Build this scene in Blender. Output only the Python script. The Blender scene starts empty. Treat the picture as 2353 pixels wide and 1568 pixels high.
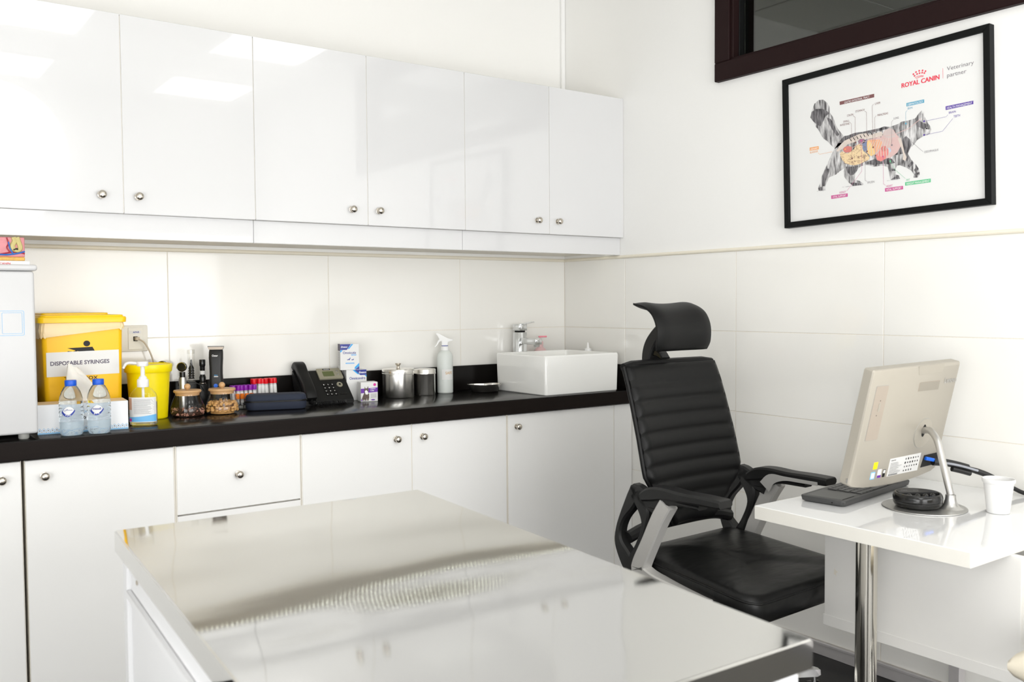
import bpy, bmesh, math, random
from mathutils import Vector, Matrix
random.seed(7)
R = math.radians
scene = bpy.context.scene
COL = scene.collection

# ------------------------------------------------------------------ camera
cam_data = bpy.data.cameras.new('camera')
cam = bpy.data.objects.new('camera', cam_data)
COL.objects.link(cam)
cam_data.sensor_width = 36.0
cam_data.lens = 32.23
cam_data.clip_start = 0.05
cam_right = Vector((0.80995, -0.58645, -0.00704))
cam_up = Vector((0.03002, 0.02947, 0.99911))
cam_fwd = Vector((0.58573, 0.80945, -0.04147))
m = Matrix((cam_right, cam_up, -cam_fwd)).transposed().to_4x4()
m.translation = Vector((-2.6704, -3.2750, 1.2107))
cam.matrix_world = m
cam_data.dof.use_dof = True
cam_data.dof.focus_distance = 3.3
cam_data.dof.aperture_fstop = 5.0
scene.camera = cam

# ------------------------------------------------------------------ world and lights
world = bpy.data.worlds.new('world')
scene.world = world
world.use_nodes = True
world.node_tree.nodes['Background'].inputs[0].default_value = (0.9, 0.95, 1.0, 1)
world.node_tree.nodes['Background'].inputs[1].default_value = 0.02

def area_light(name, loc, target, size, power, color, shape='DISK'):
    d = bpy.data.lights.new(name, 'AREA')
    d.shape = shape
    d.size = size
    d.energy = power
    d.color = color
    o = bpy.data.objects.new(name, d)
    COL.objects.link(o)
    o.location = loc
    o.rotation_euler = (Vector(target) - Vector(loc)).to_track_quat('-Z', 'Y').to_euler()
    return o

# the photographer's round softbox, mirrored in the glossy wall cupboard doors
area_light('softbox_light', (-1.99, -3.50, 2.06), (-1.35, -0.4, 1.25), 0.86, 10, (1.0, 0.99, 0.98))
# ceiling panel lamps (60 x 60 cm) of the room
for px, py in ((-1.87, -2.90), (-0.58, -2.85), (-3.10, -2.90), (-1.87, -4.10), (-0.58, -4.10)):
    area_light('ceiling_panel_light', (px, py, 2.735), (px, py, 0), 0.56, 3.5, (1.0, 0.99, 0.97), 'SQUARE')
# added frontal fill light, set before a made-up window behind the camera
wl_ = area_light('added_rear_fill_light', (-1.20, -4.60, 0.95), (-0.90, 0, 0.75), 2.3, 60, (1.0, 0.995, 0.985), 'RECTANGLE')
wl_.data.size_y = 1.6
# second added fill light, from a made-up glazed wall on the left
wl_ = area_light('added_side_fill_light', (-3.82, -2.95, 0.92), (0, -1.9, 0.70), 3.0, 80, (1.0, 0.995, 0.985), 'RECTANGLE')
wl_.data.size_y = 1.5

vs = scene.view_settings
vs.view_transform = 'Standard'
vs.look = 'None'
vs.gamma = 1
vs.use_curve_mapping = False
vs.exposure = -0.03
scene.cycles.max_bounces = 9
scene.cycles.transmission_bounces = 8
scene.cycles.transparent_max_bounces = 12

# ------------------------------------------------------------------ materials
MATS = {}
def new_mat(name):
    mt = bpy.data.materials.new(name)
    mt.use_nodes = True
    nt = mt.node_tree
    nt.nodes.clear()
    out = nt.nodes.new('ShaderNodeOutputMaterial')
    MATS[name] = mt
    return mt, nt, out

def mat(name, col, rough=0.5, metal=0.0, coat=0.0, coat_rough=0.05, bump=0.0, scale=40.0, var=0.04, spec=0.5,
        stretch=(1, 1, 1), trans=0.0, ior=1.45, emit=None, sss=0.0, rvar=0.0, detail=3.0, bdist=0.002):
    """principled surface; a noise field gives the fine colour and gloss variation and the relief"""
    mt, nt, out = new_mat(name)
    b = nt.nodes.new('ShaderNodeBsdfPrincipled')
    nt.links.new(b.outputs[0], out.inputs[0])
    tc = nt.nodes.new('ShaderNodeTexCoord')
    mp = nt.nodes.new('ShaderNodeMapping')
    mp.inputs['Scale'].default_value = stretch
    nz = nt.nodes.new('ShaderNodeTexNoise')
    nz.inputs['Scale'].default_value = scale
    nz.inputs['Detail'].default_value = detail
    nt.links.new(tc.outputs['Object'], mp.inputs[0])
    nt.links.new(mp.outputs[0], nz.inputs['Vector'])
    mx = nt.nodes.new('ShaderNodeMix')
    mx.data_type = 'RGBA'
    mx.inputs[6].default_value = tuple(max(0, c * (1 - var)) for c in col) + (1,)
    mx.inputs[7].default_value = tuple(min(1, c * (1 + var)) for c in col) + (1,)
    nt.links.new(nz.outputs['Fac'], mx.inputs[0])
    nt.links.new(mx.outputs[2], b.inputs['Base Color'])
    b.inputs['Metallic'].default_value = metal
    b.inputs['Roughness'].default_value = rough
    b.inputs['IOR'].default_value = ior
    b.inputs['Specular IOR Level'].default_value = spec
    b.inputs['Coat Weight'].default_value = coat
    b.inputs['Coat Roughness'].default_value = coat_rough
    b.inputs['Transmission Weight'].default_value = trans
    if sss:
        b.inputs['Subsurface Weight'].default_value = sss
        b.inputs['Subsurface Radius'].default_value = (0.02, 0.012, 0.008)
    if rvar:
        mr = nt.nodes.new('ShaderNodeMapRange')
        mr.inputs['To Min'].default_value = max(0, rough - rvar)
        mr.inputs['To Max'].default_value = rough + rvar
        nt.links.new(nz.outputs['Fac'], mr.inputs['Value'])
        nt.links.new(mr.outputs[0], b.inputs['Roughness'])
    if bump:
        bp = nt.nodes.new('ShaderNodeBump')
        bp.inputs['Strength'].default_value = bump
        bp.inputs['Distance'].default_value = bdist
        nt.links.new(nz.outputs['Fac'], bp.inputs['Height'])
        nt.links.new(bp.outputs[0], b.inputs['Normal'])
    if emit:
        b.inputs['Emission Color'].default_value = emit[:3] + (1,)
        b.inputs['Emission Strength'].default_value = emit[3]
    return mt

def thin_glass(name, tint=(1, 1, 1), refl=1.0, rough=0.0):
    """clear sheet: light passes, the surface mirrors by the Fresnel law"""
    mt, nt, out = new_mat(name)
    tr = nt.nodes.new('ShaderNodeBsdfTransparent')
    tr.inputs[0].default_value = tuple(tint) + (1,)
    gl = nt.nodes.new('ShaderNodeBsdfGlossy')
    gl.inputs['Roughness'].default_value = rough
    lw = nt.nodes.new('ShaderNodeLayerWeight')
    lw.inputs['Blend'].default_value = 0.5
    pw = nt.nodes.new('ShaderNodeMath')
    pw.operation = 'POWER'
    pw.inputs[1].default_value = 4.0
    nt.links.new(lw.outputs['Facing'], pw.inputs[0])
    mu = nt.nodes.new('ShaderNodeMath')
    mu.operation = 'MULTIPLY_ADD'
    mu.inputs[1].default_value = 0.85 * refl
    mu.inputs[2].default_value = 0.045 * refl
    mu.use_clamp = True
    nt.links.new(pw.outputs[0], mu.inputs[0])
    mx = nt.nodes.new('ShaderNodeMixShader')
    nt.links.new(mu.outputs[0], mx.inputs[0])
    nt.links.new(tr.outputs[0], mx.inputs[1])
    nt.links.new(gl.outputs[0], mx.inputs[2])
    nt.links.new(mx.outputs[0], out.inputs[0])
    return mt

def emission(name, col, strength):
    mt, nt, out = new_mat(name)
    e = nt.nodes.new('ShaderNodeEmission')
    e.inputs[0].default_value = tuple(col) + (1,)
    e.inputs[1].default_value = strength
    nt.links.new(e.outputs[0], out.inputs[0])
    return mt

def steel_sheet(name):
    """polished sheet of the exam table: long shallow waves and fine brushing"""
    mt, nt, out = new_mat(name)
    b = nt.nodes.new('ShaderNodeBsdfPrincipled')
    b.inputs['Metallic'].default_value = 1.0
    b.inputs['Base Color'].default_value = (0.74, 0.735, 0.71, 1)
    b.inputs['Roughness'].default_value = 0.045
    tc = nt.nodes.new('ShaderNodeTexCoord')
    mp = nt.nodes.new('ShaderNodeMapping')
    mp.inputs['Scale'].default_value = (1.4, 2.6, 1)
    nz = nt.nodes.new('ShaderNodeTexNoise')
    nz.inputs['Scale'].default_value = 1.6
    nz.inputs['Detail'].default_value = 0.6
    nt.links.new(tc.outputs['Object'], mp.inputs[0])
    nt.links.new(mp.outputs[0], nz.inputs['Vector'])
    mp2 = nt.nodes.new('ShaderNodeMapping')
    mp2.inputs['Scale'].default_value = (3, 400, 1)
    nz2 = nt.nodes.new('ShaderNodeTexNoise')
    nz2.inputs['Scale'].default_value = 3
    nt.links.new(tc.outputs['Object'], mp2.inputs[0])
    nt.links.new(mp2.outputs[0], nz2.inputs['Vector'])
    b1 = nt.nodes.new('ShaderNodeBump')
    b1.inputs['Strength'].default_value = 1.0
    b1.inputs['Distance'].default_value = 0.006
    nt.links.new(nz.outputs['Fac'], b1.inputs['Height'])
    b2 = nt.nodes.new('ShaderNodeBump')
    b2.inputs['Strength'].default_value = 0.02
    b2.inputs['Distance'].default_value = 0.0005
    nt.links.new(nz2.outputs['Fac'], b2.inputs['Height'])
    nt.links.new(b1.outputs[0], b2.inputs['Normal'])
    nt.links.new(b2.outputs[0], b.inputs['Normal'])
    nt.links.new(b.outputs[0], out.inputs[0])
    return mt

mat('paint', (0.86, 0.855, 0.835), 0.6, bump=0.05, scale=90, var=0.008)
mat('ceiling_white', (0.82, 0.82, 0.79), 0.8, bump=0.1, scale=220, var=0.02)
mat('tile_white', (0.85, 0.838, 0.80), 0.12, var=0.012, scale=6, coat=0.3)
mat('grout', (0.80, 0.76, 0.68), 0.85, bump=0.2, scale=200, var=0.1)
mat('trim_cream', (0.80, 0.75, 0.63), 0.35, var=0.02)
mat('door_gloss', (0.66, 0.66, 0.665), 0.16, coat=1.0, coat_rough=0.02, var=0.006, scale=4)
mat('door_satin', (0.88, 0.875, 0.86), 0.28, var=0.008, scale=4)
mat('carcass', (0.78, 0.74, 0.66), 0.5, var=0.03)
mat('gap_black', (0.01, 0.01, 0.01), 0.8)
mat('nickel', (0.62, 0.57, 0.50), 0.24, metal=1.0, scale=120, rvar=0.05)
mat('tap_chrome', (0.60, 0.61, 0.61), 0.06, metal=1.0, var=0.02)
mat('blade_metal', (0.20, 0.17, 0.14), 0.35, metal=1.0)
mat('chrome', (0.86, 0.86, 0.86), 0.05, metal=1.0, var=0.01)
mat('worn_chrome', (0.72, 0.69, 0.62), 0.10, metal=1.0, scale=25, var=0.12, stretch=(1, 1, 0.3), rvar=0.06)
mat('steel', (0.80, 0.78, 0.74), 0.25, metal=1.0, var=0.03)
mat('satin_alu', (0.55, 0.545, 0.53), 0.33, metal=0.9, var=0.02, scale=300)
mat('silver_paint', (0.50, 0.49, 0.47), 0.38, metal=0.25, var=0.03, scale=90)
mat('baseboard_alu', (0.56, 0.54, 0.54), 0.35, metal=0.3, var=0.04)
steel_sheet('steel_sheet')
mat('worktop_black', (0.006, 0.005, 0.0045), 0.19, bump=0.05, scale=500, var=0.15, spec=0.18, bdist=0.0003)
mat('worktop_edge', (0.009, 0.006, 0.005), 0.45, scale=60, stretch=(0.05, 1, 1), var=0.3, spec=0.12)
mat('floor_black', (0.004, 0.004, 0.0045), 0.30, var=0.2, scale=3, spec=0.2)
mat('brown_frame', (0.016, 0.007, 0.007), 0.5, var=0.1, scale=80, spec=0.12)
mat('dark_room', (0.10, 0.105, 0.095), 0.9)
mat('black_frame', (0.005, 0.0055, 0.0055), 0.45, var=0.15, scale=60, spec=0.15)
mat('paper', (0.76, 0.76, 0.75), 0.55, var=0.005)
mat('leather', (0.006, 0.006, 0.006), 0.45, bump=0.25, scale=420, var=0.2, spec=0.25, bdist=0.0006)
mat('leather_seat', (0.006, 0.006, 0.006), 0.36, bump=0.35, scale=9, stretch=(1, 2.4, 1), var=0.2, spec=0.3, bdist=0.010, detail=2)
mat('plastic_black', (0.008, 0.008, 0.008), 0.45, bump=0.1, scale=600, var=0.1, bdist=0.0003)
mat('plastic_gloss_black', (0.008, 0.008, 0.008), 0.16, var=0.1)
mat('plastic_white', (0.86, 0.86, 0.85), 0.35, var=0.01)
mat('plastic_cream', (0.80, 0.78, 0.71), 0.4, var=0.01)
mat('fridge_white', (0.62, 0.62, 0.625), 0.32, var=0.008, bump=0.03, scale=300)
mat('yellow_box', (1.0, 0.56, 0.0), 0.38, var=0.02, scale=12)
mat('yellow_lid', (1.0, 0.62, 0.0), 0.32, var=0.02, scale=12)
mat('yellow_bin', (1.0, 0.80, 0.0), 0.34, var=0.02, scale=12)
mat('bag', (0.98, 0.73, 0.42), 0.30, var=0.10, scale=18, sss=0.2)
mat('ink_black', (0.012, 0.011, 0.012), 0.6)
mat('ink_grey', (0.30, 0.29, 0.30), 0.6)
mat('ink_violet_grey', (0.11, 0.095, 0.14), 0.6)
mat('ink_blue', (0.015, 0.04, 0.32), 0.5)
mat('ink_navy', (0.006, 0.018, 0.25), 0.4)
mat('ink_cyan', (0.01, 0.34, 0.75), 0.4)
mat('ink_light_blue', (0.24, 0.52, 0.80), 0.5)
mat('ink_red', (0.75, 0.02, 0.05), 0.5)
mat('ink_white', (0.88, 0.88, 0.88), 0.5)
mat('ink_purple', (0.14, 0.025, 0.36), 0.5)
mat('ink_magenta', (0.65, 0.02, 0.30), 0.5)
mat('ceramic', (0.92, 0.92, 0.895), 0.10, coat=0.6, var=0.004)
mat('tissue', (0.82, 0.79, 0.73), 0.85, bump=0.3, scale=60, sss=0.2)
mat('carton', (0.84, 0.85, 0.87), 0.45, var=0.01)
mat('carton_peach', (0.86, 0.66, 0.42), 0.5)
mat('wood', (0.60, 0.36, 0.17), 0.42, scale=14, stretch=(1, 7, 1), var=0.14, bump=0.08)
thin_glass('glass_clear')
thin_glass('plastic_clear', (0.97, 0.97, 0.96), 1.0, 0.05)
thin_glass('window_glass', (0.55, 0.58, 0.53), 2.2)
mat('water', (0.90, 0.96, 1.0), 0.02, trans=1.0, ior=1.33, var=0.0)
mat('gel', (0.93, 0.92, 0.80), 0.05, trans=0.85, ior=1.35, var=0.0)
mat('spray_liquid', (0.84, 0.88, 0.85), 0.25, trans=0.25, ior=1.35, var=0.01)
mat('cap_blue', (0.008, 0.10, 0.62), 0.35)
mat('pink_plastic', (0.88, 0.60, 0.60), 0.35, trans=0.2)
mat('pink_pump', (0.85, 0.25, 0.32), 0.35)
mat('navy_fabric', (0.016, 0.022, 0.042), 0.75, bump=0.35, scale=700, var=0.15, bdist=0.0006)
mat('cap_red', (0.70, 0.004, 0.012), 0.32)
mat('cap_purple', (0.24, 0.008, 0.36), 0.32)
mat('cap_orange', (0.93, 0.22, 0.01), 0.4)
mat('tube_clear', (0.82, 0.82, 0.83), 0.15, trans=0.35, var=0.03)
mat('rack_grey', (0.36, 0.36, 0.34), 0.35)
mat('kibble', (0.60, 0.33, 0.11), 0.7, bump=0.3, scale=120, var=0.2)
mat('treat_dark', (0.060, 0.026, 0.014), 0.65, bump=0.3, scale=120, var=0.3)
mat('treat_pink', (0.52, 0.26, 0.19), 0.65, var=0.15)
mat('phone_black', (0.007, 0.007, 0.007), 0.42, bump=0.1, scale=700, var=0.1, spec=0.3, bdist=0.0003)
mat('phone_gold', (0.34, 0.32, 0.24), 0.35, metal=0.35)
mat('lcd', (0.10, 0.12, 0.045), 0.25)
mat('champagne', (0.42, 0.39, 0.335), 0.42, metal=0.25, var=0.01, scale=500)
mat('champagne_dark', (0.43, 0.37, 0.31), 0.42, metal=0.25, var=0.01)
mat('keyboard_grey', (0.05, 0.05, 0.05), 0.45, var=0.05)
mat('key_grey', (0.08, 0.08, 0.078), 0.4)
mat('foam', (0.78, 0.78, 0.775), 0.6, bump=0.15, scale=300, bdist=0.0004)
mat('cable_grey', (0.33, 0.34, 0.38), 0.45)
mat('cable_beige', (0.52, 0.45, 0.36), 0.5)
mat('usb_blue', (0.01, 0.14, 0.75), 0.4)
mat('cream_leather', (0.72, 0.66, 0.54), 0.45, bump=0.2, scale=300, bdist=0.0005)
mat('desk_white', (0.86, 0.865, 0.87), 0.05, coat=0.6, var=0.004)
mat('desk_edge', (0.82, 0.80, 0.74), 0.45, var=0.02, scale=30)
mat('panel_white', (0.80, 0.79, 0.765), 0.4, var=0.008)
mat('table_white', (0.76, 0.76, 0.765), 0.38, var=0.01)
mat('tissue_print', (0.22, 0.50, 0.78), 0.5)
mat('label_blue', (0.16, 0.46, 0.78), 0.4)
mat('skin_tone', (0.62, 0.36, 0.25), 0.5, var=0.15, scale=30)
emission('led_glow', (0.97, 1.0, 0.88), 8.0)
emission('added_pane_glow', (0.97, 0.99, 1.0), 2.0)  # glow for the panes of both added windows
emission('panel_glow', (1.0, 0.99, 0.96), 1.3)

# ------------------------------------------------------------------ mesh helpers
def new():
    return bmesh.new()

def box(bm, x0, x1, y0, y1, z0, z1, bev=0.0, seg=2):
    r = bmesh.ops.create_cube(bm, size=1.0)
    vs_ = r['verts']
    for v in vs_:
        v.co = Vector(((x0 + x1) / 2 + v.co.x * abs(x1 - x0), (y0 + y1) / 2 + v.co.y * abs(y1 - y0), (z0 + z1) / 2 + v.co.z * abs(z1 - z0)))
    if bev > 0:
        es = list({e for v in vs_ for e in v.link_edges})
        bmesh.ops.bevel(bm, geom=es, offset=bev, segments=seg, affect='EDGES', profile=0.5)
    return bm

def loft(bm, rings, cap0=True, cap1=True, closed=True):
    rows = [[bm.verts.new(p) for p in ring] for ring in rings]
    n = len(rings[0])
    for a, b in zip(rows[:-1], rows[1:]):
        for i in range(n if closed else n - 1):
            j = (i + 1) % n
            bm.faces.new((a[i], a[j], b[j], b[i]))
    if cap0:
        bm.faces.new(rows[0][::-1])
    if cap1:
        bm.faces.new(rows[-1])
    return bm

def lathe(bm, prof, n=32, c=(0, 0, 0)):
    rings = []
    for r, z in prof:
        r = max(r, 0.00005)
        rings.append([(c[0] + r * math.cos(2 * math.pi * i / n), c[1] + r * math.sin(2 * math.pi * i / n), c[2] + z) for i in range(n)])
    return loft(bm, rings)

def tube(bm, pts, r, n=10, caps=True):
    pts = [Vector(p) for p in pts]
    rs = r if isinstance(r, (list, tuple)) else [r] * len(pts)
    rings = []
    t = (pts[1] - pts[0]).normalized()
    u = t.orthogonal().normalized()
    for i, p in enumerate(pts):
        if i == 0:
            t2 = (pts[1] - pts[0]).normalized()
        elif i == len(pts) - 1:
            t2 = (pts[-1] - pts[-2]).normalized()
        else:
            t2 = (pts[i + 1] - pts[i - 1]).normalized()
        u = (u - t2 * u.dot(t2)).normalized()
        v = t2.cross(u)
        rings.append([p + rs[i] * (math.cos(2 * math.pi * k / n) * u + math.sin(2 * math.pi * k / n) * v) for k in range(n)])
    return loft(bm, rings, caps, caps)

def smooth_path(pts, k=6):
    """Catmull-Rom through the points"""
    P = [Vector(p) for p in pts]
    P = [P[0] * 2 - P[1]] + P + [P[-1] * 2 - P[-2]]
    out = []
    for i in range(1, len(P) - 2):
        for s in range(k):
            t = s / k
            a, b, c, d = P[i - 1], P[i], P[i + 1], P[i + 2]
            out.append(0.5 * ((2 * b) + (c - a) * t + (2 * a - 5 * b + 4 * c - d) * t * t + (3 * b - a - 3 * c + d) * t ** 3))
    out.append(P[-2])
    return out

def prism(bm, outline, plane, a0, a1):
    def put(q, a):
        if plane == 'xy':
            return (q[0], q[1], a)
        if plane == 'xz':
            return (q[0], a, q[1])
        return (a, q[0], q[1])
    lo = [bm.verts.new(put(q, a0)) for q in outline]
    hi = [bm.verts.new(put(q, a1)) for q in outline]
    n = len(outline)
    fs = []
    for i in range(n):
        j = (i + 1) % n
        fs.append(bm.faces.new((lo[i], lo[j], hi[j], hi[i])))
    fs.append(bm.faces.new(lo[::-1]))
    fs.append(bm.faces.new(hi))
    bmesh.ops.recalc_face_normals(bm, faces=fs)
    return bm

def strip(bm, path, x0, x1, bev=0.0):
    """flat bar of changing width that follows a path (y, z, width) in a vertical plane, from x0 to x1"""
    P = smooth_path([(a, b, c) for a, b, c in path], 5)
    lf, rt = [], []
    for i, q in enumerate(P):
        a = P[max(0, i - 1)]
        b = P[min(len(P) - 1, i + 1)]
        t = Vector((b.x - a.x, b.y - a.y)).normalized()
        nrm = Vector((-t.y, t.x))
        lf.append((q.x + nrm.x * q.z / 2, q.y + nrm.y * q.z / 2))
        rt.append((q.x - nrm.x * q.z / 2, q.y - nrm.y * q.z / 2))
    b2 = bm
    rings = []
    e = min(bev, abs(x1 - x0) / 3)
    for l_, r_ in zip(lf, rt):
        dl = Vector((r_[0] - l_[0], r_[1] - l_[1]))
        d = dl.normalized() * min(e, dl.length / 3) if dl.length > 1e-6 else Vector((0, 0))
        rings.append([(x0 + e, l_[0], l_[1]), (x1 - e, l_[0], l_[1]), (x1, l_[0] + d.x, l_[1] + d.y), (x1, r_[0] - d.x, r_[1] - d.y),
                      (x1 - e, r_[0], r_[1]), (x0 + e, r_[0], r_[1]), (x0, r_[0] - d.x, r_[1] - d.y), (x0, l_[0] + d.x, l_[1] + d.y)])
    loft(b2, rings)
    bmesh.ops.recalc_face_normals(b2, faces=b2.faces[:])
    return b2

def rrect(w, h, r, n=5, cx=0.0, cy=0.0):
    pts = []
    for sx, sy, a0 in ((1, 1, 0), (-1, 1, 90), (-1, -1, 180), (1, -1, 270)):
        for k in range(n + 1):
            a = R(a0 + 90 * k / n)
            pts.append((cx + sx * (w / 2 - r) + r * math.cos(a), cy + sy * (h / 2 - r) + r * math.sin(a)))
    return pts

def ellipse(rx, ry, n=24, cx=0.0, cy=0.0):
    return [(cx + rx * math.cos(2 * math.pi * k / n), cy + ry * math.sin(2 * math.pi * k / n)) for k in range(n)]

def add(name, bm, material, parent=None, sharp=35):
    bmesh.ops.recalc_face_normals(bm, faces=bm.faces[:])
    me = bpy.data.meshes.new(name)
    bm.to_mesh(me)
    bm.free()
    me.materials.append(MATS[material])
    me.polygons.foreach_set('use_smooth', [True] * len(me.polygons))
    me.set_sharp_from_angle(angle=R(sharp))
    o = bpy.data.objects.new(name, me)
    COL.objects.link(o)
    if parent:
        o.parent = parent
    return o

def tag(o, label=None, cat=None, group=None, kind=None):
    if label:
        o['label'] = label
    if cat:
        o['category'] = cat
    if group:
        o['group'] = group
    if kind:
        o['kind'] = kind
    return o

def thing(name, label, cat, loc=(0, 0, 0), rz=0.0, group=None):
    o = bpy.data.objects.new(name, None)
    o.empty_display_size = 0.05
    COL.objects.link(o)
    o.location = loc
    o.rotation_euler = (0, 0, R(rz))
    return tag(o, label, cat, group)

def struct(name, bm, material, parent=None):
    o = add(name, bm, material, parent)
    if parent is None:
        o['kind'] = 'structure'
    return o

def clone(o, parent, loc=None):
    c = o.copy()
    COL.objects.link(c)
    c.parent = parent
    if loc is not None:
        c.location = loc
    return c

_txt = {}
def text_shape(s, bold=0.0):
    """flat letter outlines as (verts, faces) in a unit box"""
    if (s, bold) in _txt:
        return _txt[(s, bold)]
    cu = bpy.data.curves.new('lettering', 'FONT')
    cu.body = s
    cu.resolution_u = 3
    cu.offset = bold
    o = bpy.data.objects.new('lettering', cu)
    COL.objects.link(o)
    dg = bpy.context.evaluated_depsgraph_get()
    me = bpy.data.meshes.new_from_object(o.evaluated_get(dg))
    vs_ = [v.co.copy() for v in me.vertices]
    fs = [tuple(p.vertices) for p in me.polygons]
    bpy.data.objects.remove(o)
    bpy.data.curves.remove(cu)
    bpy.data.meshes.remove(me)
    if not vs_:
        vs_ = [Vector((0, 0, 0)), Vector((1, 0, 0)), Vector((0, 1, 0))]
        fs = [(0, 1, 2)]
    x0 = min(v.x for v in vs_)
    x1 = max(v.x for v in vs_)
    y0 = min(v.y for v in vs_)
    y1 = max(v.y for v in vs_)
    q = [((v.x - x0) / max(1e-6, x1 - x0), (v.y - y0) / max(1e-6, y1 - y0)) for v in vs_]
    _txt[(s, bold)] = (q, fs)
    return _txt[(s, bold)]

def letters(bm, s, fn, x, y, w, h, shear=0.0, bold=0.018):
    """lettering that fills the box x, y, w, h of a sheet; fn places a sheet point in space"""
    q, fs = text_shape(s, bold)
    vv = [bm.verts.new(fn(x + (a + shear * b) * w, y + b * h)) for a, b in q]
    for f in fs:
        try:
            bm.faces.new([vv[i] for i in f])
        except ValueError:
            pass
    return bm

def poly(bm, pts, fn):
    f = bm.faces.new([bm.verts.new(fn(a, b)) for a, b in pts])
    return f

def flat(name, bm, material, parent):
    """printed shapes: open flat faces, no recalculated sides"""
    me = bpy.data.meshes.new(name)
    bm.normal_update()
    bmesh.ops.triangulate(bm, faces=bm.faces[:])
    bm.to_mesh(me)
    bm.free()
    me.materials.append(MATS[material])
    o = bpy.data.objects.new(name, me)
    COL.objects.link(o)
    if parent:
        o.parent = parent
    return o

# ================================================================== the room
ZT = 1.398            # top of the tiled dado
TH = 0.2986           # tile pitch in height
WX, WY = -3.9, -4.7   # far sides of the room
CEIL = 2.75

floor = struct('floor', box(new(), WX, 0.0, WY, 0.0, -0.1, 0.0), 'floor_black')
wall_back = struct('wall_back', box(new(), WX, 0.15, 0.0013, 0.15, 0, CEIL), 'grout')
wb = new(); box(wb, WX, 0.0, 0.0, 0.0013, ZT + 0.010, CEIL)
struct('plaster', wb, 'paint', wall_back)
wall_right = struct('wall_right', box(new(), 0.0013, 0.12, WY, 0.0013, 0, 2.03), 'grout')
wr = new(); box(wr, 0.0, 0.0013, WY, 0.0, ZT + 0.010, 2.03)
struct('plaster', wr, 'paint', wall_right)
# plaster round the window opening
OY0, OY1, OZ0, OZ1 = -2.75, -0.985, 2.09, 2.62
for nm, a in (('plaster', (0.0, 0.12, WY, OY0, 2.03, CEIL)), ('plaster', (0.0, 0.12, OY1, 0.0, 2.03, CEIL)),
              ('plaster', (0.0, 0.12, OY0, OY1, 2.03, OZ0)), ('plaster', (0.0, 0.12, OY0, OY1, OZ1, CEIL))):
    struct(nm, box(new(), *a), 'paint', wall_right)
wl = struct('wall_left', box(new(), WX - 0.1, WX, WY, 0.15, 0, CEIL), 'paint')
wf = struct('wall_rear', box(new(), WX, 0.12, WY - 0.1, WY, 0, CEIL), 'paint')

# made-up window behind the camera, added with glowing panes for fill
rw = thing('window_added_rear', None, None, (-1.20, WY, 0.95)); rw['kind'] = 'structure'
for a in ((-1.19, 1.19, -0.86, -0.80), (-1.19, 1.19, 0.80, 0.86), (-1.19, -1.13, -0.80, 0.80), (1.13, 1.19, -0.80, 0.80), (-0.40, -0.34, -0.80, 0.80), (0.34, 0.40, -0.80, 0.80)):
    struct('window_frame', box(new(), a[0], a[1], 0.0, 0.06, a[2], a[3], 0.004, 1), 'satin_alu', rw)
for a in ((-1.13, -0.40), (-0.34, 0.34), (0.40, 1.13)):
    struct('window_pane', box(new(), a[0], a[1], 0.02, 0.026, -0.80, 0.80), 'added_pane_glow', rw)

rw = thing('window_added_side', None, None, (WX, -2.95, 0.92)); rw['kind'] = 'structure'  # made-up side glazing, added to go with the left fill light
for a in ((-1.56, 1.56, -0.81, -0.75), (-1.56, 1.56, 0.75, 0.81), (-1.56, -1.50, -0.75, 0.75), (1.50, 1.56, -0.75, 0.75), (-0.53, -0.47, -0.75, 0.75), (0.47, 0.53, -0.75, 0.75)):
    struct('window_frame', box(new(), 0.0, 0.05, a[0], a[1], a[2], a[3], 0.004, 1), 'satin_alu', rw)
for a in ((-1.50, -0.53), (-0.47, 0.47), (0.53, 1.50)):
    struct('window_pane', box(new(), 0.02, 0.026, a[0], a[1], -0.75, 0.75), 'added_pane_glow', rw)

# ceiling of 60 x 60 cm lay-in panels in a grid of bars
ceiling = struct('ceiling', box(new(), WX, 0.12, WY, 0.15, CEIL, CEIL + 0.1), 'ceiling_white')
pm = None
gx = [-3.9 + 0.3 + 0.6 * i for i in range(6)]
for i in range(7):
    for j in range(8):
        x0 = max(WX, -4.17 + 0.6 * i); x1 = min(0.0, x0 + 0.59 if x0 > WX else -4.17 + 0.6 * (i + 1) - 0.01)
        y0 = -4.7 + 0.6 * j; y1 = min(0.0, y0 + 0.59)
        if x1 - x0 < 0.05 or y1 - y0 < 0.05:
            continue
        struct('ceiling_panel', box(new(), x0 + 0.012, x1 - 0.002, y0 + 0.012, y1, CEIL - 0.006, CEIL, 0.003, 1), 'ceiling_white', ceiling)
for i, (px, py) in enumerate(((-1.87, -2.90), (-0.58, -2.85), (-3.10, -2.90), (-1.87, -4.10), (-0.58, -4.10))):
    fr = new()
    for a in ((px - .3, px - .28, py - .3, py + .3), (px + .28, px + .3, py - .3, py + .3), (px - .28, px + .28, py - .3, py - .28), (px - .28, px + .28, py + .28, py + .3)):
        box(fr, a[0], a[1], a[2], a[3], CEIL - 0.014, CEIL - 0.004)
    struct('lamp_frame', fr, 'plastic_white', ceiling)
    struct('lamp_diffuser', box(new(), px - .28, px + .28, py - .28, py + .28, CEIL - 0.009, CEIL - 0.0075), 'panel_glow', ceiling)

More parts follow.
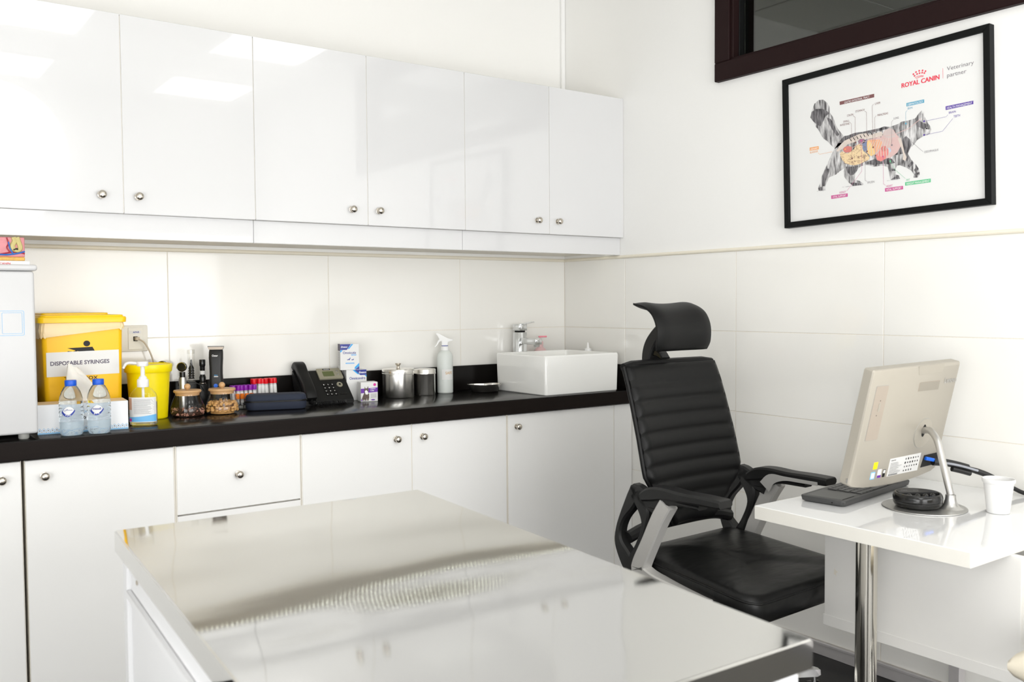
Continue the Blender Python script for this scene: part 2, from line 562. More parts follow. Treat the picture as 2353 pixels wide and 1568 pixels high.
# wall tiles, 60 x 30 cm, each with its own bevelled edge and an open joint
G = 0.0014
def tile(parent, axis, a0, a1, z0, z1):
    bm = new()
    if axis == 'x':
        box(bm, a0 + G, a1 - G, 0.0, 0.0012, z0 + G, z1 - G, 0.0005, 1)
    else:
        box(bm, 0.0, 0.0012, a0 + G, a1 - G, z0 + G, z1 - G, 0.0005, 1)
    return struct('tile', bm, 'tile_white', parent)
rows = [(ZT - TH * (k + 1), ZT - TH * k) for k in range(4)] + [(0.045, ZT - TH * 4)]
xs = [0.0, -0.57, -1.17, -1.77, -2.37, -2.97]
for z0, z1 in rows[:2]:
    for a, b in zip(xs[1:], xs[:-1]):
        tile(wall_back, 'x', a, b, z0, z1)
ys = [0.0, -0.404, -1.004, -1.604, -2.204, -2.804, -3.404]
for z0, z1 in rows:
    for a, b in zip(ys[1:], ys[:-1]):
        tile(wall_right, 'y', a, b, z0, z1)

# rounded cream bead above the tiles
def bead(pts_fn, L0, L1):
    prof = [(0.0, -0.001), (0.006, 0.0), (0.0085, 0.003), (0.009, 0.006), (0.0085, 0.009), (0.006, 0.012), (0.0, 0.013)]
    return loft(new(), [[pts_fn(L, d, h) for d, h in prof] for L in (L0, L1)])
struct('trim_1', bead(lambda L, d, h: (L, -d, ZT + h - 0.001), WX, 0.0), 'trim_cream')
struct('trim_2', bead(lambda L, d, h: (-d, L, ZT + h - 0.001), WY, 0.0), 'trim_cream')
bb = new()
box(bb, -0.012, 0.0, WY, -0.45, 0.0, 0.036, 0.001, 1)
box(bb, -0.016, 0.0, WY, -0.45, 0.036, 0.045, 0.001, 1)
struct('baseboard_right', bb, 'baseboard_alu')
# cable duct in the room corner above the wall cupboards
cd = new(); box(cd, -0.020, -0.0005, -0.014, -0.0005, 2.06, CEIL - 0.01, 0.002, 1)
struct('trim_3', cd, 'plastic_white')

# window to the dark neighbouring room
win = thing('window_1', None, None, (0, 0, 0)); win['kind'] = 'structure'
def casing(y0, y1, z0, z1):
    b = new(); box(b, -0.022, 0.004, y0, y1, z0, z1, 0.003, 1); return b
struct('window_frame', casing(-2.86, -0.915, 2.030, 2.098), 'brown_frame', win)
struct('window_frame', casing(-2.86, -0.915, 2.612, 2.70), 'brown_frame', win)
struct('window_frame', casing(-0.985, -0.915, 2.098, 2.612), 'brown_frame', win)
struct('window_frame', casing(-2.86, -2.75, 2.098, 2.612), 'brown_frame', win)
def sash(y0, y1, z0, z1, x0, x1):
    b = new(); box(b, x0, x1, y0, y1, z0, z1, 0.002, 1); return b
for a in ((-2.75, -0.985, 2.098, 2.106), (-2.75, -0.985, 2.604, 2.612), (-0.998, -0.985, 2.106, 2.604), (-2.75, -2.737, 2.106, 2.604)):
    struct('window_bead', sash(*a, -0.012, 0.02), 'brown_frame', win)
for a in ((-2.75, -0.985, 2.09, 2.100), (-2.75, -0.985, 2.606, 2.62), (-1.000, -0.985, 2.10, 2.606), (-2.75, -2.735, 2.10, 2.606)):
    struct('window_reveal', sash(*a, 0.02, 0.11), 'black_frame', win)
struct('window_pane', sash(-2.735, -1.000, 2.100, 2.606, 0.046, 0.050), 'window_glass', win)
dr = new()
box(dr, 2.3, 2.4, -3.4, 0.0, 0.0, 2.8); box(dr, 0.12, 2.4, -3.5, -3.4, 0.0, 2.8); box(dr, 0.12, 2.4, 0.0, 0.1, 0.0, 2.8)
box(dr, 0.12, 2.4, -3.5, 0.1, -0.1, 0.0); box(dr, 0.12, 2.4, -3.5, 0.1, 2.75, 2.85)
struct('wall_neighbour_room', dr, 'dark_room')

# ================================================================== fitted cupboards
def knob(parent, x, y, z):
    """satin ball knob with a foot plate, turned towards the room"""
    prof = [(0.0, 0.0), (0.0105, 0.0), (0.0112, 0.0012), (0.0108, 0.003), (0.007, 0.0042), (0.0052, 0.007), (0.0055, 0.009),
            (0.0085, 0.0108), (0.0112, 0.0142), (0.0122, 0.0180), (0.0115, 0.0215), (0.009, 0.0245), (0.005, 0.0262), (0.0, 0.0267)]
    rings = []
    for r, h in prof:
        r = max(r, 0.00005)
        rings.append([(r * math.cos(2 * math.pi * i / 20), -h, r * math.sin(2 * math.pi * i / 20)) for i in range(20)])
    o = add('knob', loft(new(), rings), 'nickel', parent)
    o.location = (x, y, z)
    return o

# wall cupboards: three double units
U_EDGES = [0.0, -0.398, -0.797, -1.199, -1.600, -2.000, -2.400]
U_LABEL = ['white gloss wall cupboard over the sink, against the wall with the poster',
           'middle white gloss wall cupboard, above the desk telephone',
           'white gloss wall cupboard above the fridge and yellow waste box']
for u in range(3):
    xr, xl = U_EDGES[2 * u], U_EDGES[2 * u + 2]
    t = thing('wall_cupboard', U_LABEL[u], 'cupboard', ((xr + xl) / 2, -0.19, 1.41), 0, 'wall cupboards')
    ox, oy, oz = t.location
    c = new()
    box(c, xl + .0004 - ox, xr - .0004 - ox, -0.374 - oy, -0.002 - oy, 1.484 - oz, 2.062 - oz)
    box(c, xl + .0004 - ox, xr - .0004 - ox, -0.356 - oy, -0.002 - oy, 1.422 - oz, 1.484 - oz)
    for e_ in U_EDGES[2 * u:2 * u + 3]:
        a_, b_ = max(xl + .0001, e_ - .0009), min(xr - .0001, e_ + .0009)
        box(c, a_ - ox, b_ - ox, -0.3935 - oy, -0.374 - oy, 1.486 - oz, 2.062 - oz)
    add('body', c, 'carcass', t)
    f = new(); box(f, xl + .0006 - ox, xr - .0006 - ox, -0.374 - oy, -0.356 - oy, 1.411 - oz, 1.4835 - oz, 0.0006, 1)
    add('pelmet', f, 'door_gloss', t)
    for k in range(2):
        a, b = U_EDGES[2 * u + k + 1], U_EDGES[2 * u + k]
        d = new(); box(d, a + .0010 - ox, b - .0010 - ox, -0.396 - oy, -0.3760 - oy, 1.484 - oz, 2.066 - oz, 0.0008, 1)
        dr_ = add('door', d, 'door_gloss', t)
        # knobs sit next to the seam in the middle of each pair
        kx = (U_EDGES[2 * u + 1] + (0.041 if k == 0 else -0.062)) - ox
        knob(dr_, kx, -0.396 - oy, 1.535 - oz)

# LED tape behind the pelmet
led = thing('led_strip', 'thin lit led tape under the wall cupboards, mirrored in the steel table', 'led strip', (-1.2, -0.288, 1.4218))
lt = new(); box(lt, -1.19, 1.19, -0.004, 0.004, -0.0012, 0.0)
add('tape', lt, 'plastic_white', led)
ld = new()
for i in range(140):
    x = -1.18 + i * 2.36 / 139
    box(ld, x - .0028, x + .0028, -.0028, .0028, -.0026, -.0012)
o = add('diodes', ld, 'led_glow', led); o['kind'] = 'stuff'

# base cupboards
BT, BB = 0.786, 0.05
def base_unit(label, x0, x1, fronts, extra=None):
    t = thing('base_cupboard', label, 'cupboard', ((x0 + x1) / 2, -0.22, 0.0), 0, 'base cupboards')
    ox, oy = t.location.x, t.location.y
    c = new()
    box(c, x0 + .0004 - ox, x1 - .0004 - ox, -0.4275 - oy, -0.004 - oy, BB, BT)
    eds = sorted((a, b) for nm, a, b, *r_ in fronts)
    gaps = {(x0 + .0004, eds[0][0])} | {(p_[1], q_[0]) for p_, q_ in zip(eds[:-1], eds[1:]) if q_[0] > p_[1]} | {(eds[-1][1], x1 - .0004)}
    for a, b in gaps:
        if b - a > 0.0005:
            box(c, a + .0001 - ox, b - .0001 - ox, -0.4440 - oy, -0.4275 - oy, BB, BT)
    add('body', c, 'carcass', t)
    p = new(); box(p, x0 + .0004 - ox, x1 - .0004 - ox, -0.39 - oy, -0.37 - oy, 0.001, BB)
    add('plinth', p, 'gap_black', t)
    for nm, a, b, z0, z1, kx, kz in fronts:
        d = new(); box(d, a - ox, b - ox, -0.4465 - oy, -0.428 - oy, z0, z1, 0.0008, 1)
        d_ = add(nm, d, 'door_satin', t)
        if kx is not None:
            knob(d_, kx - ox, -0.4465 - oy, kz)
    return t
base_unit('white base cupboard below the white sink', -0.648, -0.0006, [('door', -0.644, -0.104, 0.055, 0.783, -0.605, 0.737), ('filler_panel', -0.100, -0.002, 0.055, 0.783, None, 0)])
base_unit('white double base cupboard between the drawer and the sink cupboard', -1.481, -0.648,
          [('door', -1.063, -0.654, 0.055, 0.783, -1.022, 0.737), ('door', -1.477, -1.067, 0.055, 0.783, -1.128, 0.737)])
base_unit('white drawer cupboard below the jars and test tubes', -1.883, -1.481,
          [('drawer', -1.879, -1.485, 0.574, 0.783, -1.691, 0.679), ('drawer', -1.879, -1.485, 0.318, 0.569, -1.691, 0.46), ('drawer', -1.879, -1.485, 0.055, 0.313, -1.691, 0.20)])
base_unit('white base cupboard with one door beside the drawers, below the water bottles', -2.289, -1.883, [('door', -2.287, -1.888, 0.055, 0.783, -2.240, 0.737)])
base_unit('white base cupboard below the fridge, cut by the frame', -2.72, -2.296, [('door', -2.716, -2.2985, 0.055, 0.783, -2.346, 0.737)])

# continuous black worktop with upstand
wt = thing('worktop', 'long black laminate worktop with a low upstand against the tiles', 'worktop', (-1.37, -0.23, 0.787))
w = new(); box(w, -1.37, 1.3695, -0.236, 0.228, 0.0, 0.056, 0.0025, 2)
add('slab', w, 'worktop_black', wt)
w = new(); box(w, -1.37, 1.3695, -0.2365, -0.2358, 0.003, 0.052)
add('edge_band', w, 'worktop_edge', wt)
w = new(); box(w, -1.37, 1.3695, 0.209, 0.2285, 0.0565, 0.160, 0.0015, 1)
add('upstand', w, 'worktop_black', wt)
w = new(); box(w, 1.350, 1.3695, -0.226, 0.2085, 0.0565, 0.160, 0.0015, 1)
add('upstand', w, 'worktop_black', wt)

# ================================================================== things on the worktop
CT = 0.8432
def on_top(name, label, cat, x, y, rz=0, group=None, z=CT):
    return thing(name, label, cat, (x, y, z), rz, group)

# ---------------------------------------------------------------- small fridge
t = on_top('mini_fridge', 'small white fridge at the end of the worktop', 'fridge', -2.480, -0.235)
b = new(); box(b, -0.225, 0.225, -0.165, 0.20, 0.016, 0.465, 0.006, 2); add('body', b, 'fridge_white', t)
b = new(); box(b, -0.230, 0.228, -0.222, -0.168, 0.016, 0.464, 0.008, 3); add('door', b, 'fridge_white', t)
b = new(); box(b, -0.236, 0.236, -0.226, 0.205, 0.465, 0.482, 0.007, 3); add('top_cover', b, 'fridge_white', t)
for sx in (-1, 1):
    for y in (-0.19, 0.17):
        f = new(); lathe(f, [(0.0, 0.0), (0.012, 0.0), (0.014, 0.003), (0.014, 0.016), (0.0, 0.016)], 14, (sx * 0.195, y, 0)); add('foot', f, 'rack_grey', t)
fn = lambda a, b_: (a, -0.2226, b_)
def frame_line(bm, x0, x1, z0, z1, r, wd, fn_):
    o_ = rrect(x1 - x0, z1 - z0, r, 4, (x0 + x1) / 2, (z0 + z1) / 2)
    i_ = rrect(x1 - x0 - 2 * wd, z1 - z0 - 2 * wd, max(r - wd, 0.0005), 4, (x0 + x1) / 2, (z0 + z1) / 2)
    vo = [bm.verts.new(fn_(*q)) for q in o_]
    vi = [bm.verts.new(fn_(*q)) for q in i_]
    n = len(vo)
    for k in range(n):
        bm.faces.new((vo[k], vo[(k + 1) % n], vi[(k + 1) % n], vi[k]))
    return bm
s = new(); frame_line(s, 0.06, 0.200, 0.288, 0.356, 0.004, 0.0012, fn); frame_line(s, 0.146, 0.1955, 0.293, 0.351, 0.003, 0.001, fn); flat('sticker_outline', s, 'ink_light_blue', t)
s = new(); poly(s, [(0.07, 0.306), (0.141, 0.306), (0.141, 0.328), (0.07, 0.328)], fn); flat('sticker_field', s, 'ink_cyan', t)

# ---------------------------------------------------------------- skin model on the fridge
t = thing('anatomy_model', 'painted skin anatomy model with blue and red vessels standing on the fridge', 'model', (-2.335, -0.345, 1.3256))
b = new(); box(b, -0.085, 0.086, -0.03, 0.03, 0.0, 0.013, 0.002, 1); add('base_plate', b, 'plastic_white', t)
mat('flesh', (0.62, 0.22, 0.24), 0.4, var=0.35, scale=40, bump=0.3)
mat('fat_yellow', (0.72, 0.42, 0.08), 0.4, var=0.35, scale=120, bump=0.6)
mat('gland', (0.56, 0.48, 0.20), 0.4, var=0.15, scale=60, bump=0.3)
mat('vessel_red', (0.35, 0.015, 0.03), 0.3)
mat('vessel_blue', (0.02, 0.14, 0.50), 0.3)
b = new(); box(b, -0.078, 0.0745, -0.018, 0.024, 0.0245, 0.0795, 0.0015, 1); add('flesh_block', b, 'flesh', t)
b = new(); box(b, -0.078, 0.0745, -0.0185, 0.024, 0.0132, 0.0243, 0.002, 1); add('fat_layer', b, 'fat_yellow', t)
b = new(); tube(b, smooth_path([(0.047, -0.0175, 0.079), (0.049, -0.0185, 0.068), (0.044, -0.019, 0.056), (0.047, -0.019, 0.046), (0.057, -0.0185, 0.043), (0.063, -0.0185, 0.050), (0.060, -0.0185, 0.064), (0.056, -0.0175, 0.079)]), 0.0068, 8); add('gland', b, 'gland', t)
b = new(); tube(b, [(0.045, -0.0225, 0.045), (0.057, -0.0225, 0.0455)], 0.0035, 8); add('gland_mouth', b, 'ink_black', t)
b = new(); tube(b, smooth_path([(0.0, -0.019, 0.031), (0.03, -0.021, 0.030), (0.055, -0.020, 0.034), (0.0745, -0.019, 0.040)]), 0.0022, 8); tube(b, smooth_path([(0.034, -0.0195, 0.066), (0.037, -0.020, 0.050), (0.043, -0.020, 0.036), (0.048, -0.020, 0.031)]), 0.0020, 8); add('vein', b, 'vessel_blue', t)
b = new(); tube(b, smooth_path([(-0.01, -0.018, 0.027), (0.02, -0.0185, 0.033), (0.05, -0.0185, 0.038), (0.0745, -0.0185, 0.034)]), 0.002, 8); tube(b, smooth_path([(0.030, -0.0185, 0.078), (0.034, -0.0185, 0.062), (0.030, -0.0185, 0.05), (0.038, -0.0185, 0.036)]), 0.002, 8); add('artery', b, 'vessel_red', t)
s = new(); letters(s, 'ROYAL CANIN', lambda a, b_: (a, -0.0302, b_), -0.020, 0.002, 0.056, 0.006); flat('lettering', s, 'ink_red', t)

# ---------------------------------------------------------------- yellow waste box
t = on_top('waste_box', 'square yellow waste box labelled disposable syringes', 'waste box', -2.094, -0.160)
def ring_box(w, d, r, z, cx=0, cy=0):
    return [(a, b_, z) for a, b_ in rrect(w, d, r, 5, cx, cy)]
b = new(); loft(b, [ring_box(0.208, 0.196, 0.012, 0.0), ring_box(0.212, 0.198, 0.014, 0.006), ring_box(0.229, 0.198, 0.014, 0.317)]); add('body', b, 'yellow_box', t)
b = new(); loft(b, [ring_box(0.236, 0.212, 0.016, 0.3165), ring_box(0.248, 0.222, 0.016, 0.3175), ring_box(0.250, 0.224, 0.016, 0.330), ring_box(0.246, 0.220, 0.016, 0.3345), ring_box(0.236, 0.210, 0.016, 0.335), ring_box(0.233, 0.207, 0.016, 0.3395), ring_box(0.222, 0.196, 0.016, 0.3405)]); add('lid', b, 'yellow_lid', t)
b = new(); loft(b, [ring_box(0.19, 0.13, 0.012, 0.3405, -0.01, 0.02), ring_box(0.19, 0.13, 0.012, 0.3450, -0.01, 0.02), ring_box(0.186, 0.126, 0.012, 0.3465, -0.01, 0.02)]); add('lid_flap', b, 'yellow_lid', t)
random.seed(3)
rings = []
base = rrect(0.233, 0.204, 0.016, 8)
for k in range(5):
    f = k / 4
    ring = []
    for i, (a, b_) in enumerate(base):
        low = 0.272 + 0.024 * ((a + 0.115) / 0.23) + 0.003 * math.sin(i * 1.7)
        z = 0.3165 * (1 - f) + low * f
        puff = 0.0015 + 0.0035 * math.sin(f * math.pi) * (0.5 + 0.5 * math.sin(i * 2.3 + k)) + 0.001 * f
        l = math.hypot(a, b_)
        ring.append((a * (1 + puff / l), b_ * (1 + puff / l), z))
    rings.append(ring)
add('bag_edge', loft(new(), rings, False, False), 'bag', t)
FY = -0.0997
pf = lambda a, b_: (a + 2.094 - 0.0, FY, b_ - 0.843)
fx = lambda a, b_: (a, FY, b_)
# pictogram: head, torso with the arm, hand of the bin
s = new()
poly(s, ellipse(0.0096, 0.0088, 20, 0.009, 0.2535), fx)
poly(s, [(-0.0455, 0.2410), (0.0250, 0.2430), (0.0370, 0.2190), (0.0030, 0.2190), (0.0, 0.2270), (-0.0200, 0.2320)], fx)
poly(s, [(-0.0520, 0.2190), (-0.0440, 0.2320), (-0.0300, 0.2300), (-0.0210, 0.2335), (-0.0140, 0.2270), (-0.0230, 0.2190), (-0.0255, 0.2190), (-0.0190, 0.2260), (-0.0230, 0.2278), (-0.0310, 0.2262), (-0.0420, 0.2275), (-0.0475, 0.2190)], fx)
flat('pictogram', s, 'ink_black', t)
s = new(); letters(s, 'TRASH BOX', fx, -0.056, 0.1435, 0.094, 0.0105); flat('lettering', s, 'ink_black', t)
b = new()
sgn = [(-0.1035, 0.1560), (0.1000, 0.1585), (0.1000, 0.2320), (-0.1035, 0.2290)]
prism(b, sgn, 'xz', FY - 0.0008, FY - 0.0003); sg = add('paper_sign', b, 'paper', t)
s = new(); letters(s, 'DISPOSABLE SYRINGES', lambda a, b_: (a, FY - 0.0010, b_ + 0.012 * a), -0.093, 0.1905, 0.165, 0.0125, 0, 0.03); flat('lettering', s, 'ink_violet_grey', sg)

# ---------------------------------------------------------------- wall socket and cable
t = thing('data_socket', 'cream double data socket plate on the tiles behind the yellow waste box', 'socket', (-1.880, -0.0005, 1.0995))
b = new(); box(b, -0.108, 0.036, -0.012, 0.0, -0.044, 0.044, 0.003, 2); add('plate', b, 'plastic_cream', t)
b = new(); box(b, -0.028, 0.019, -0.0145, -0.0125, -0.037, 0.037, 0.0008, 1); add('insert', b, 'plastic_cream', t)
b = new(); box(b, -0.024, 0.0145, -0.0152, -0.0147, 0.0165, 0.0265); add('name_window', b, 'paper', t)
s = new(); letters(s, 'APAR', lambda a, b_: (a, -0.0155, b_), -0.013, 0.0185, 0.021, 0.0055); flat('lettering', s, 'ink_blue', t)
b = new(); box(b, -0.0115, 0.002, -0.0150, -0.0146, -0.009, 0.007); add('jack', b, 'gap_black', t)
t = thing('network_cable', 'beige network cable plugged into the wall socket', 'cable', (-1.880, -0.02, 1.0995))
b = new(); box(b, -0.009, 0.004, -0.018, 0.004, -0.006, 0.005, 0.001, 1); add('plug', b, 'cable_beige', t)
b = new(); tube(b, smooth_path([(0.0, -0.016, -0.001), (0.016, -0.026, -0.014), (0.032, -0.030, -0.045), (0.044, -0.028, -0.085), (0.046, -0.024, -0.14), (0.046, -0.022, -0.20), (0.055, -0.022, -0.2525)]), 0.0027, 8); add('cord', b, 'cable_beige', t)

# ---------------------------------------------------------------- round yellow bin
t = on_top('sharps_bin', 'round bright yellow sharps bin behind the hand sanitiser', 'bin', -1.884, -0.166)
b = new(); lathe(b, [(0.0, 0.0), (0.054, 0.0), (0.057, 0.003), (0.0665, 0.155)], 40); add('body', b, 'yellow_bin', t)
b = new(); lathe(b, [(0.066, 0.152), (0.0715, 0.152), (0.073, 0.155), (0.0745, 0.173), (0.0735, 0.177), (0.0705, 0.178), (0.069, 0.175), (0.0, 0.1745)], 40); add('lid', b, 'yellow_bin', t)

# ---------------------------------------------------------------- otoscope head peeping over the bin
def otoscope_parts(t, h, full=True):
    b = new(); lathe(b, [(0.0, 0.0), (0.0125, 0.0), (0.0130, 0.004), (0.0130, h * 0.64), (0.0120, h * 0.66), (0.0120, h * 0.69), (0.0, h * 0.69)], 20); add('handle', b, 'satin_alu', t)
    b = new(); lathe(b, [(0.0, h * 0.69), (0.0095, h * 0.69), (0.0095, h * 0.79), (0.0, h * 0.79)], 16); add('neck', b, 'plastic_gloss_black', t)
    b = new()
    rings = []
    for d, r in ((-0.012, 0.010), (-0.012, 0.0145), (-0.006, 0.0155), (0.004, 0.0150), (0.012, 0.011), (0.022, 0.005)):
        rings.append([(r * math.cos(2 * math.pi * i / 20), d, h * 0.89 + r * 1.08 * math.sin(2 * math.pi * i / 20)) for i in range(20)])
    loft(b, rings); add('head', b, 'plastic_gloss_black', t)
    b = new()
    pts = [(0.0145 * math.cos(a), -0.0125, h * 0.89 + 0.0155 * math.sin(a)) for a in [R(-20 + 220 * k / 14) for k in range(15)]]
    tube(b, pts, 0.0016, 6); add('lens_rim', b, 'chrome', t)
    b = new(); box(b, -0.0136, -0.0105, -0.006, 0.0, h * 0.52, h * 0.58, 0.0008, 1); add('switch', b, 'plastic_gloss_black', t)
t = on_top('otoscope', 'silver otoscope with black round head standing behind the chocolate treat jar', 'otoscope', -1.752, -0.085, -30)
otoscope_parts(t, 0.177)
t = on_top('otoscope', 'black instrument head just showing over the round yellow bin', 'otoscope', -1.811, -0.065, -30)
otoscope_parts(t, 0.184)

# ---------------------------------------------------------------- black charging stand behind the jars, with cone tube, torch and clipper
t = on_top('charging_stand', 'low black charging stand behind the glass jars', 'charger', -1.715, -0.062)
b = new(); box(b, -0.020, 0.054, -0.014, 0.026, 0.0, 0.014, 0.004, 2); add('body', b, 'plastic_black', t)
b = new(); box(b, -0.016, 0.016, -0.012, 0.020, 0.014, 0.104, 0.006, 2); add('column', b, 'plastic_black', t)
b = new(); box(b, 0.024, 0.052, -0.012, 0.020, 0.014, 0.094, 0.006, 2); add('column', b, 'plastic_black', t)
b = new(); tube(b, smooth_path([(-0.030, -0.045, 0.06), (-0.02, -0.045, 0.088), (-0.002, -0.045, 0.100), (0.016, -0.045, 0.093), (0.03, -0.04, 0.07)]), 0.0016, 6); add('lead', b, 'plastic_black', t)
t = thing('cone_dispenser', 'clear plastic tube holding stacked black ear cones', 'dispenser', (-1.715, -0.062, CT + 0.1045))
b = new(); lathe(b, [(0.0, 0.0), (0.0125, 0.0), (0.0128, 0.001), (0.0120, 0.108), (0.0, 0.109)], 20); add('tube', b, 'plastic_clear', t)
b = new(); lathe(b, [(0.0112, 0.096), (0.0126, 0.0962), (0.0128, 0.110), (0.0, 0.1105)], 20); add('cap', b, 'plastic_clear', t)
for k in range(4):
    b = new(); z = 0.009 + 0.0085 * k
    lathe(b, [(0.0, z), (0.0104, z), (0.0106, z + 0.002), (0.0090, z + 0.0035), (0.0085, z + 0.0078), (0.0, z + 0.0078)], 16); add('cone', b, 'plastic_gloss_black', t)
b = new(); lathe(b, [(0.0, 0.043), (0.0098, 0.043), (0.0085, 0.048), (0.0050, 0.056), (0.0028, 0.075), (0.0, 0.0755)], 16); add('cone', b, 'plastic_gloss_black', t)
t = thing('penlight', 'black ribbed torch beside the clipper', 'torch', (-1.677, -0.063, CT + 0.0945))
b = new(); lathe(b, [(0.0, 0.0), (0.0105, 0.0), (0.011, 0.003), (0.0115, 0.022), (0.010, 0.027), (0.0088, 0.029), (0.0086, 0.050), (0.0092, 0.052), (0.0085, 0.054), (0.0092, 0.056), (0.0085, 0.058), (0.0092, 0.060), (0.0105, 0.064), (0.0108, 0.082), (0.0095, 0.084), (0.0, 0.084)], 18); add('body', b, 'plastic_gloss_black', t)
b = new(); lathe(b, [(0.0110, 0.0005), (0.0113, 0.0008), (0.0113, 0.0025), (0.0110, 0.0028)], 18); add('brass_ring', b, 'nickel', t)
b = new(); lathe(b, [(0.0088, 0.032), (0.0091, 0.0322), (0.0091, 0.0448), (0.0088, 0.045)], 18); add('label_band', b, 'paper', t)

t = on_top('hair_clipper', 'tall black pet hair clipper standing in its charger', 'clipper', -1.644, -0.109, -26)
b = new(); loft(b, [[(a, b_, z) for a, b_ in rrect(w, d, 0.010, 4)] for z, w, d in ((0.0, 0.062, 0.052), (0.010, 0.062, 0.052), (0.022, 0.058, 0.050), (0.038, 0.056, 0.050), (0.046, 0.050, 0.044))]); add('charger', b, 'plastic_black', t)
b = new(); loft(b, [[(a, b_ + oy, z) for a, b_ in rrect(w, d, 0.011, 4)] for z, w, d, oy in ((0.046, 0.036, 0.034, 0), (0.070, 0.040, 0.036, 0), (0.105, 0.0445, 0.038, 0), (0.130, 0.0425, 0.036, 0), (0.155, 0.0435, 0.035, 0), (0.185, 0.047, 0.033, 0.001), (0.205, 0.047, 0.028, 0.004), (0.214, 0.045, 0.022, 0.006))]); add('body', b, 'plastic_black', t)
b = new(); prism(b, [(-0.023, 0.214), (0.023, 0.214), (0.0265, 0.2235), (-0.0265, 0.2235)], 'xz', -0.006, 0.012); bl = add('blade', b, 'blade_metal', t)
b = new()
for k in range(16):
    x = -0.0255 + 0.0034 * k
    box(b, x - .0011, x + .0011, -0.007, 0.004, 0.2235, 0.2262)
add('teeth', b, 'plastic_gloss_black', bl)
b = new(); lathe(b, [(0.0, 0.0), (0.0068, 0.0), (0.0068, 0.0015), (0.0, 0.002)], 18)
for v in b.verts:
    v.co = Vector((v.co.x, -0.0185 - v.co.z, v.co.y + 0.090))
add('power_button', b, 'usb_blue', t)
s = new(); letters(s, 'Oster', lambda a, b_: (a, -0.0171, b_), -0.011, 0.190, 0.020, 0.0070); flat('lettering', s, 'ink_white', t)
s = new(); letters(s, 'PRO', lambda a, b_: (a, -0.0186, b_), -0.004, 0.1245, 0.011, 0.0028); flat('lettering', s, 'ink_cyan', t)
s = new(); letters(s, '3000i', lambda a, b_: (a, -0.0188, b_), -0.0055, 0.1195, 0.014, 0.0038); flat('lettering', s, 'ink_white', t)
b = new(); tube(b, [(-0.030, -0.028, 0.028), (-0.018, -0.0275, 0.016)], 0.0014, 6); add('charge_light', b, 'usb_blue', t)

# ---------------------------------------------------------------- hand sanitiser
t = on_top('sanitiser_bottle', 'clear hand sanitiser pump bottle with white pump in front of the round yellow bin', 'bottle', -1.944, -0.338, -28)
def oval(w, d, z, n=28):
    return [(w / 2 * math.copysign(abs(math.cos(2 * math.pi * i / n)) ** 0.8, math.cos(2 * math.pi * i / n)), d / 2 * math.copysign(abs(math.sin(2 * math.pi * i / n)) ** 0.8, math.sin(2 * math.pi * i / n)), z) for i in range(n)]
b = new(); loft(b, [oval(0.070, 0.044, 0.0), oval(0.079, 0.051, 0.004), oval(0.081, 0.053, 0.012), oval(0.081, 0.053, 0.086), oval(0.074, 0.048, 0.098), oval(0.050, 0.036, 0.112), oval(0.030, 0.030, 0.119), oval(0.028, 0.028, 0.124)]); add('body', b, 'glass_clear', t)
b = new(); loft(b, [oval(0.068, 0.042, 0.0015), oval(0.077, 0.049, 0.005), oval(0.079, 0.051, 0.012), oval(0.079, 0.051, 0.072), oval(0.0785, 0.0505, 0.0725)]); add('gel', b, 'gel', t)
lab_o = [q for q in oval(0.0818, 0.0538, 0.0) if q[1] < 0.006]
lab_o.sort(key=lambda q: q[0])
def on_label(a, z, off=0.0):
    """a in -1..1 across the front of the oval bottle"""
    w, d = 0.0820 + 2 * off, 0.0542 + 2 * off
    x = a * w / 2 * 0.985
    c = (abs(x) / (w / 2)) ** (1 / 0.8)
    y = -d / 2 * (max(0.0, 1 - c * c)) ** 0.4
    return (x, y, z)
def band(bm, a0, a1, z0fn, z1fn, off, n=20):
    lo = [bm.verts.new(on_label(a0 + (a1 - a0) * k / n, z0fn(a0 + (a1 - a0) * k / n), off)) for k in range(n + 1)]
    hi = [bm.verts.new(on_label(a0 + (a1 - a0) * k / n, z1fn(a0 + (a1 - a0) * k / n), off)) for k in range(n + 1)]
    for k in range(n):
        bm.faces.new((lo[k], lo[k + 1], hi[k + 1], hi[k]))
    return bm
lb = flat('label', band(new(), -0.98, 0.98, lambda a: 0.012, lambda a: 0.088, 0.0), 'paper', t)
flat('label_swoosh', band(new(), -0.98, 0.98, lambda a: 0.014, lambda a: 0.026 + 0.008 * (a + 1) / 2 + 0.002 * a * a, 0.0003), 'label_blue', lb)
flat('label_photo', band(new(), -0.98, -0.70, lambda a: 0.050, lambda a: 0.086, 0.0003), 'skin_tone', lb)
flat('label_badge', band(new(), -0.90, -0.72, lambda a: 0.015, lambda a: 0.0235, 0.0005), 'ink_magenta', lb)
s = new()
random.seed(5)
for k in range(15):
    z = 0.082 - k * 0.0031
    e = random.uniform(0.45, 0.9)
    band(s, -0.55, e, lambda a: z - 0.0005, lambda a: z + 0.0005, 0.0003, 6)
flat('small_print', s, 'ink_grey', lb)
b = new(); lathe(b, [(0.0, 0.118), (0.0165, 0.118), (0.0172, 0.120), (0.0172, 0.139), (0.0155, 0.142), (0.0125, 0.143), (0.0120, 0.147), (0.0095, 0.150), (0.0065, 0.153), (0.0060, 0.184), (0.0, 0.184)], 26); pu = add('pump_collar', b, 'plastic_white', t)
b = new(); lathe(b, [(0.0, 0.182), (0.0160, 0.182), (0.0168, 0.184), (0.0168, 0.194), (0.0160, 0.196), (0.0, 0.196)], 26); add('pump_head', b, 'plastic_white', t)
